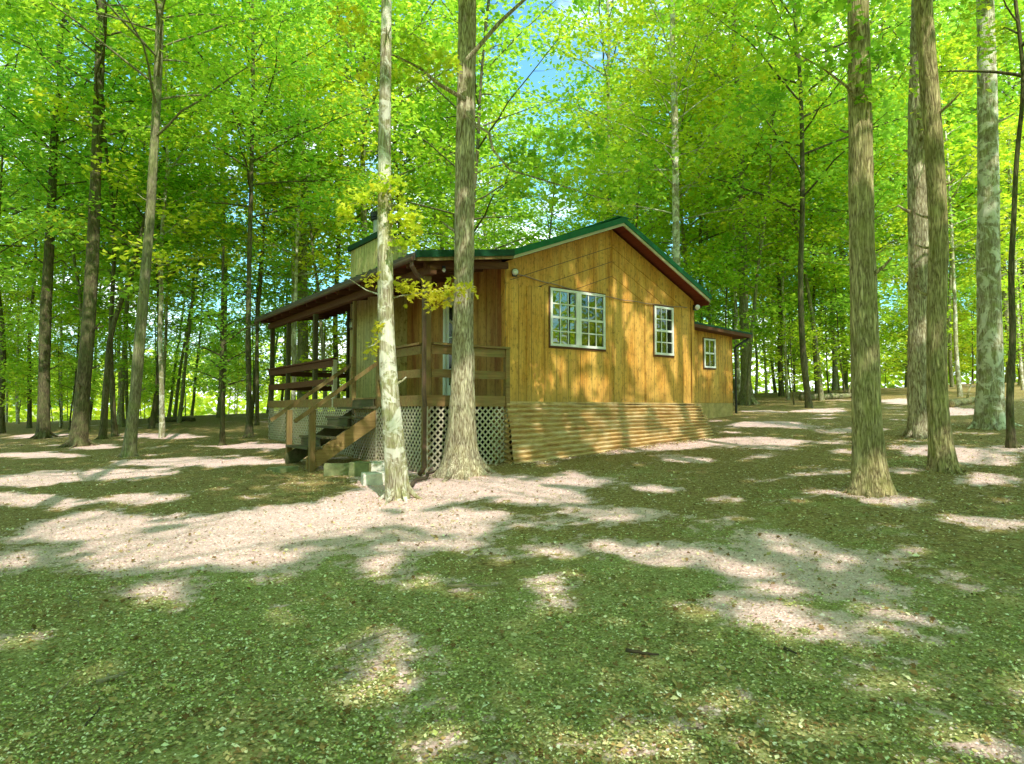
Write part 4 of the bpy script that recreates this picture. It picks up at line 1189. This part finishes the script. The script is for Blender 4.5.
# small bulb under the porch rake
m = MB(); m.tube([(DA + .22, -.2, 3.88), (DA + .22, -.2, 3.84)], .03, 10); f = m.build('porch_lamp', M['black'], cabin)
m = MB(); m.tube([(DA + .22, -.2, 3.84), (DA + .22, -.2, 3.81), (DA + .22, -.2, 3.78)], [.02, .035, .01], 10); m.build('bulb', M['lamp_glass'], f, smooth=True)

# hanging lantern beside the thin porch post (its own thing)
lp = hp(DA + .02, 3.25, 3.26)
lan = empty('hanging_lantern', tuple(lp), HA); tag(lan, 'round wire lantern hanging from the porch beam by the steps', 'lantern')
m = MB()
for k in range(6):
    t = k * math.pi / 6
    m.tube([(.11 * math.cos(t) * math.cos(s_), .11 * math.sin(t) * math.cos(s_), .11 * math.sin(s_)) for s_ in np.linspace(0, 2 * math.pi, 17)], .006, 5, cap=False)
m.build('cage', M['black'], lan)
MB().tube([(0, 0, .11), (0, 0, .46)], .005, 6).build('chain', M['black'], lan)
MB().tube([(0, 0, -.07), (0, 0, .03), (0, 0, .05)], [.03, .03, .01], 10).build('candle', M['lamp_glass'], lan)

# ------------------------------------------------------------------ blocks and slabs by the steps
def block(name, label, cat, u, v, y, sx, sy, sz, rz, mat, seed, holes=0):
    p = at(u, v, y); z = float(gz(p[0], p[1]))
    m = MB(); m.box(-sx / 2, sx / 2, -sy / 2, sy / 2, -.03, sz)
    o = m.build(name, M[mat], bevel=.012)
    bm = bmesh.new(); bm.from_mesh(o.data); bmesh.ops.subdivide_edges(bm, edges=bm.edges[:], cuts=3, use_grid_fill=True)
    rr = random.Random(seed)
    for vv in bm.verts: vv.co += Vector((rr.uniform(-1, 1), rr.uniform(-1, 1), rr.uniform(-1, 1))) * .007
    bm.to_mesh(o.data); bm.free()
    o.location = (p[0], p[1], z); o.rotation_euler = (rr.uniform(-.05, .05), rr.uniform(-.05, .05), rz)
    return tag(o, label, cat)
block('concrete_block', 'mossy concrete block lying right of the foot of the steps', 'block', 337, 462, 11.2, .42, .2, .19, .2, 'concrete_moss', 1)
block('concrete_block', 'greenish concrete block with a raised end beside the pale trunk', 'block', 362, 465, 11.0, .36, .24, .22, -.3, 'concrete_moss', 2)
block('stone_slab', 'white sunlit stone slab lying behind the blotchy trunk', 'slab', 377, 475, 10.3, .45, .4, .16, .3, 'pale_slab', 3)
block('stone_slab', 'flat pale stone with a leaf on top under the lattice', 'slab', 384, 457, 11.1, .5, .3, .20, .1, 'pale_slab', 4)
block('step_pad', 'low mossy flat pad lying in front of the bottom step', 'pad', 283, 458, 11.9, .50, .34, .06, HA - 1.4, 'concrete_moss', 5)

# ------------------------------------------------------------------ stuff on the ground
rng = np.random.default_rng(5)
def scatter(n, y0, y1, pw, spread=.86):
    y = y0 + (y1 - y0) * rng.random(n) ** pw; x = rng.uniform(-spread, spread, n) * (y + .6)
    return x, y
def in_house(x, y):
    d0 = (x - HC[0]) * EX[0] + (y - HC[1]) * EX[1]; d1 = (x - HC[0]) * EY[0] + (y - HC[1]) * EY[1]
    return (d0 > -1.5) & (d0 < 9.7) & (d1 > -.1) & (d1 < 8.8)
def litter_mat(name, stops):
    m_, nt, out = new_mat(name); g = G(nt); geo = g.n('NewGeometry')
    g.bsdf(out, g.ramp(geo.outputs['Random Per Island'], stops), .85, None, .15); return m_
M['litter'] = litter_mat('dry_leaf_litter', [(0, (.16, .085, .03)), (.4, (.44, .29, .11)), (.7, (.74, .60, .28)), (.93, (.90, .86, .56)), (1, (.95, .93, .78))])
M['weed'] = litter_mat('low_weed_leaves', [(0, (.20, .22, .04)), (.5, (.52, .55, .17)), (.85, (.80, .82, .42)), (1, (.92, .92, .66))])
M['pebble'] = litter_mat('pinkish_gravel', [(0, (.40, .26, .23)), (.5, (.84, .58, .54)), (1, (.97, .80, .77))])
x, y = scatter(190000, 2.0, 20, 1.5)
dens = .35 + 1.1 * fbm(x * 1.1, y * 1.1, seed=50) ** 2 * 1.6
_dx, _dy = [], []
for (bx_, by_) in [(float(t.location.x), float(t.location.y)) for t in (T1, T2, T3, T4, T5, T6, L1, L2)]:
    t_ = rng.uniform(0, 6.28, 500); r_ = .22 + np.abs(rng.normal(0, .30, 500)); _dx.append(bx_ + r_ * np.cos(t_)); _dy.append(by_ + r_ * np.sin(t_))
t_ = rng.uniform(-.1, 5.5, 5200); r_ = .42 + np.abs(rng.normal(0, .16, 5200)) + .08 * np.sin(t_ * 5)
_dx.append(HC[0] + EX[0] * t_ - EY[0] * r_); _dy.append(HC[1] + EX[1] * t_ - EY[1] * r_)
_dx, _dy = np.concatenate(_dx), np.concatenate(_dy)
df = dirt_and_sun_f(x, y)
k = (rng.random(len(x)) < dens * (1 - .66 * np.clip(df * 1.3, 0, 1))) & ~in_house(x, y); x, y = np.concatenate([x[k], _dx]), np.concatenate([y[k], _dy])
z = gz(x, y) + .03 * (fbm(x * 6, y * 6, seed=77, o=3) - .5) * np.exp(-((y - 6) / 14) ** 2) + .006 + rng.random(len(x)) * .008
V, Fq = leaf_quads(np.stack([x, y, z], -1), rng, .018 * np.exp(rng.normal(0, .35, len(x))), .32, normal=np.zeros(3), aspect=.7, fold=.10)
tag(np_mesh('leaf_litter', V, Fq, M['litter']), 'small dry tan and green leaves scattered over the yard', 'leaf litter', kind='stuff')
x, y = scatter(150000, 2.0, 12, 1.3)
mm_ = fbm(x * .5, y * .5, seed=90) * .6 + .5 * fbm(x * 1.7, y * 1.7, seed=92) + .25 * (1 - (y - 2) / 10)
k = (mm_ + rng.normal(0, .06, len(x)) > .76) & (dirt_and_sun_f(x, y) < .4) & ~in_house(x, y); x, y = x[k], y[k]
z = gz(x, y) + .03 * (fbm(x * 6, y * 6, seed=77, o=3) - .5) * np.exp(-((y - 6) / 14) ** 2) + .010 + rng.random(len(x)) * .022
V, Fq = leaf_quads(np.stack([x, y, z], -1), rng, .013 * np.exp(rng.normal(0, .3, len(x))), .5, normal=np.zeros(3), aspect=.75)
tag(np_mesh('ground_cover', V, Fq, M['weed']), 'low green weeds and moss spreading over the yard', 'ground cover', kind='stuff')
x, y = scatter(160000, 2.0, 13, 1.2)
k = (dirt_and_sun_f(x, y) + rng.normal(0, .1, len(x)) > .5) & ~in_house(x, y); x, y = x[k], y[k]
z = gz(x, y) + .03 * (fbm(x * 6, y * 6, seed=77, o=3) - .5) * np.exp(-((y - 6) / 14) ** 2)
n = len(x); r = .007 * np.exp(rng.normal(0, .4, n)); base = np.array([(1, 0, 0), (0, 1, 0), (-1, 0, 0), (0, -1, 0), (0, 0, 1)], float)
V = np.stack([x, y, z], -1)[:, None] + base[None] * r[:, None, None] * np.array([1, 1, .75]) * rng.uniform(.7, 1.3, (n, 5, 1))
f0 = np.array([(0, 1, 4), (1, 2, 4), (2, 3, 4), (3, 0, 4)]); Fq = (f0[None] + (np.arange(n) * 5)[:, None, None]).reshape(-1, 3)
tag(np_mesh('gravel', V.reshape(-1, 3), Fq, M['pebble']), 'pinkish white gravel on the worn drive and the painted sun patches', 'gravel', kind='stuff')

x, y = scatter(1500, 2.0, 15, 1.1); k = ~in_house(x, y); x, y = x[k], y[k]; z = gz(x, y) + .022
V, Fq = leaf_maple(np.stack([x, y, z], -1), rng, .040, .35)
M['brown_leaf'] = litter_mat('curled_brown_leaves', [(0, (.13, .07, .025)), (.5, (.30, .19, .08)), (.85, (.50, .40, .20)), (1, (.66, .60, .38))])
tag(np_mesh('fallen_leaves', V, Fq, M['brown_leaf']), 'larger curled brown leaves lying here and there on the yard', 'fallen leaves', kind='stuff')
def log(label, u0, v0, u1, v1, r, mat, seed):
    p, q = px_ground(u0, v0), px_ground(u1, v1); rr = random.Random(seed); c0 = p.copy(); m = MB(); P = []
    for k in range(11):
        c = p + (q - p) * k / 10; c[0] += rr.uniform(-.04, .04); c[2] = float(gz(c[0], c[1])) + r * .7 + rr.uniform(-.02, .03); P.append(c - c0)
    m.tube(P, [r * (1.05 - .05 * k + rr.uniform(-.06, .06)) for k in range(11)], 12)
    i = 6; m.tube([P[i], P[i] + np.array([.1, .05, r * 2.5]), P[i] + np.array([.25, .1, r * 5])], [r * .35, r * .25, r * .12], 6)
    o = m.build('fallen_log', M[mat], smooth=True); o.location = tuple(c0); tag(o, label, 'log')
log('dark fallen log lying on the wood edge left of the porch', 150, 424, 196, 422, .13, 'bark_dark', 1)
log('long grey fallen log behind the right tree pair', 800, 401, 880, 397, .14, 'bark_grey', 2)
log('short mossy fallen log between the right pair and the thick grey trunk', 950, 408, 976, 403, .12, 'bark_olive', 3)
# sticks lying about
def stick(label, u0, v0, u1, v1, r, mat, forks=0, seed=0):
    p, q = px_ground(u0, v0), px_ground(u1, v1); rr = random.Random(seed)
    pts = []
    for k in range(9):
        t = k / 8; c = p + (q - p) * t; c[:2] += np.array([rr.uniform(-1, 1), rr.uniform(-1, 1)]) * np.linalg.norm(q - p) * .035
        c[2] = float(gz(c[0], c[1])) + r + .012; pts.append(c)
    o0 = pts[0].copy(); m = MB(); m.tube([c - o0 for c in pts], [r * (1 - .07 * k) for k in range(9)], 7)
    for k in range(forks):
        i = 3 + k * 2; d = (q - p) * rr.uniform(.15, .3); d = np.array([d[0] - d[1] * rr.choice((-.7, .7)), d[1] + d[0] * rr.choice((-.7, .7)), .02])
        m.tube([pts[i] - o0, pts[i] - o0 + d * .5 + np.array([0, 0, .015]), pts[i] - o0 + d], [r * .5, r * .4, r * .2], 5)
    o = m.build('stick', M[mat], smooth=True); o.location = tuple(o0); tag(o, label, 'stick')
stick('short dark stick lying on the green ground right of centre', 627, 663, 660, 667, .012, 'stick_dark', 0, 1)
stick('pale forked stick poking out of a sunlit patch', 345, 658, 388, 637, .012, 'stick', 2, 2)
stick('thin pale curved twig on the left of the yard', 68, 598, 80, 616, .006, 'stick', 0, 3)
stick('straight brown stick beside the sunlit patches in mid yard', 448, 594, 496, 596, .012, 'stick', 1, 4)
stick('broken bark stick on the ground at lower left', 96, 697, 128, 684, .014, 'stick', 1, 5)
stick('thin dark twig on the ground at lower left edge', 84, 738, 100, 722, .007, 'stick_dark', 0, 6)
stick('long pale twig lying behind the bark stick', 50, 712, 72, 690, .007, 'stick', 0, 7)
stick('small dark stick near the two round sunlit spots at right', 785, 659, 797, 661, .010, 'stick_dark', 0, 8)
stick('root like dark branch running from the sunlit trunk foot to the pale trunk', 412, 487, 440, 470, .035, 'stick_dark', 0, 9)

# ------------------------------------------------------------------ sky
w = bpy.data.worlds.new('World'); sc.world = w; w.use_nodes = True
nt = w.node_tree; nt.nodes.clear(); g = G(nt)
sky = g.n('TexSky', sky_type='NISHITA'); sky.sun_disc = False; sky.sun_elevation = SUN_EL; sky.sun_rotation = math.atan2(az[0], az[1])
sky.air_density = 1.0; sky.dust_density = 2.2; sky.ozone_density = 1.0
v = g.coord('Generated', (1, 1, 2.2))
cl = g.ramp(g.noise(v, 3.2, 7, .62), [(.47, 0.0), (.62, .95)])
skyc = g.mix(1.0, sky.outputs[0], (1.5, 2.7, 2.6), 'MULTIPLY')
colr = g.mix(cl, skyc, (16.0, 16.8, 16.8))
bg = g.n('Background'); bg.inputs[1].default_value = .15; g.l(colr, bg.inputs[0])
ow = g.n('OutputWorld'); g.l(bg.outputs[0], ow.inputs[0])

sc.view_settings.view_transform = 'Standard'; sc.view_settings.look = 'None'; sc.view_settings.exposure = 0; sc.view_settings.gamma = 1
sc.cycles.max_bounces = 7; sc.cycles.diffuse_bounces = 4; sc.cycles.glossy_bounces = 2; sc.cycles.transmission_bounces = 4; sc.cycles.transparent_max_bounces = 6
sc.cycles.use_denoising = True
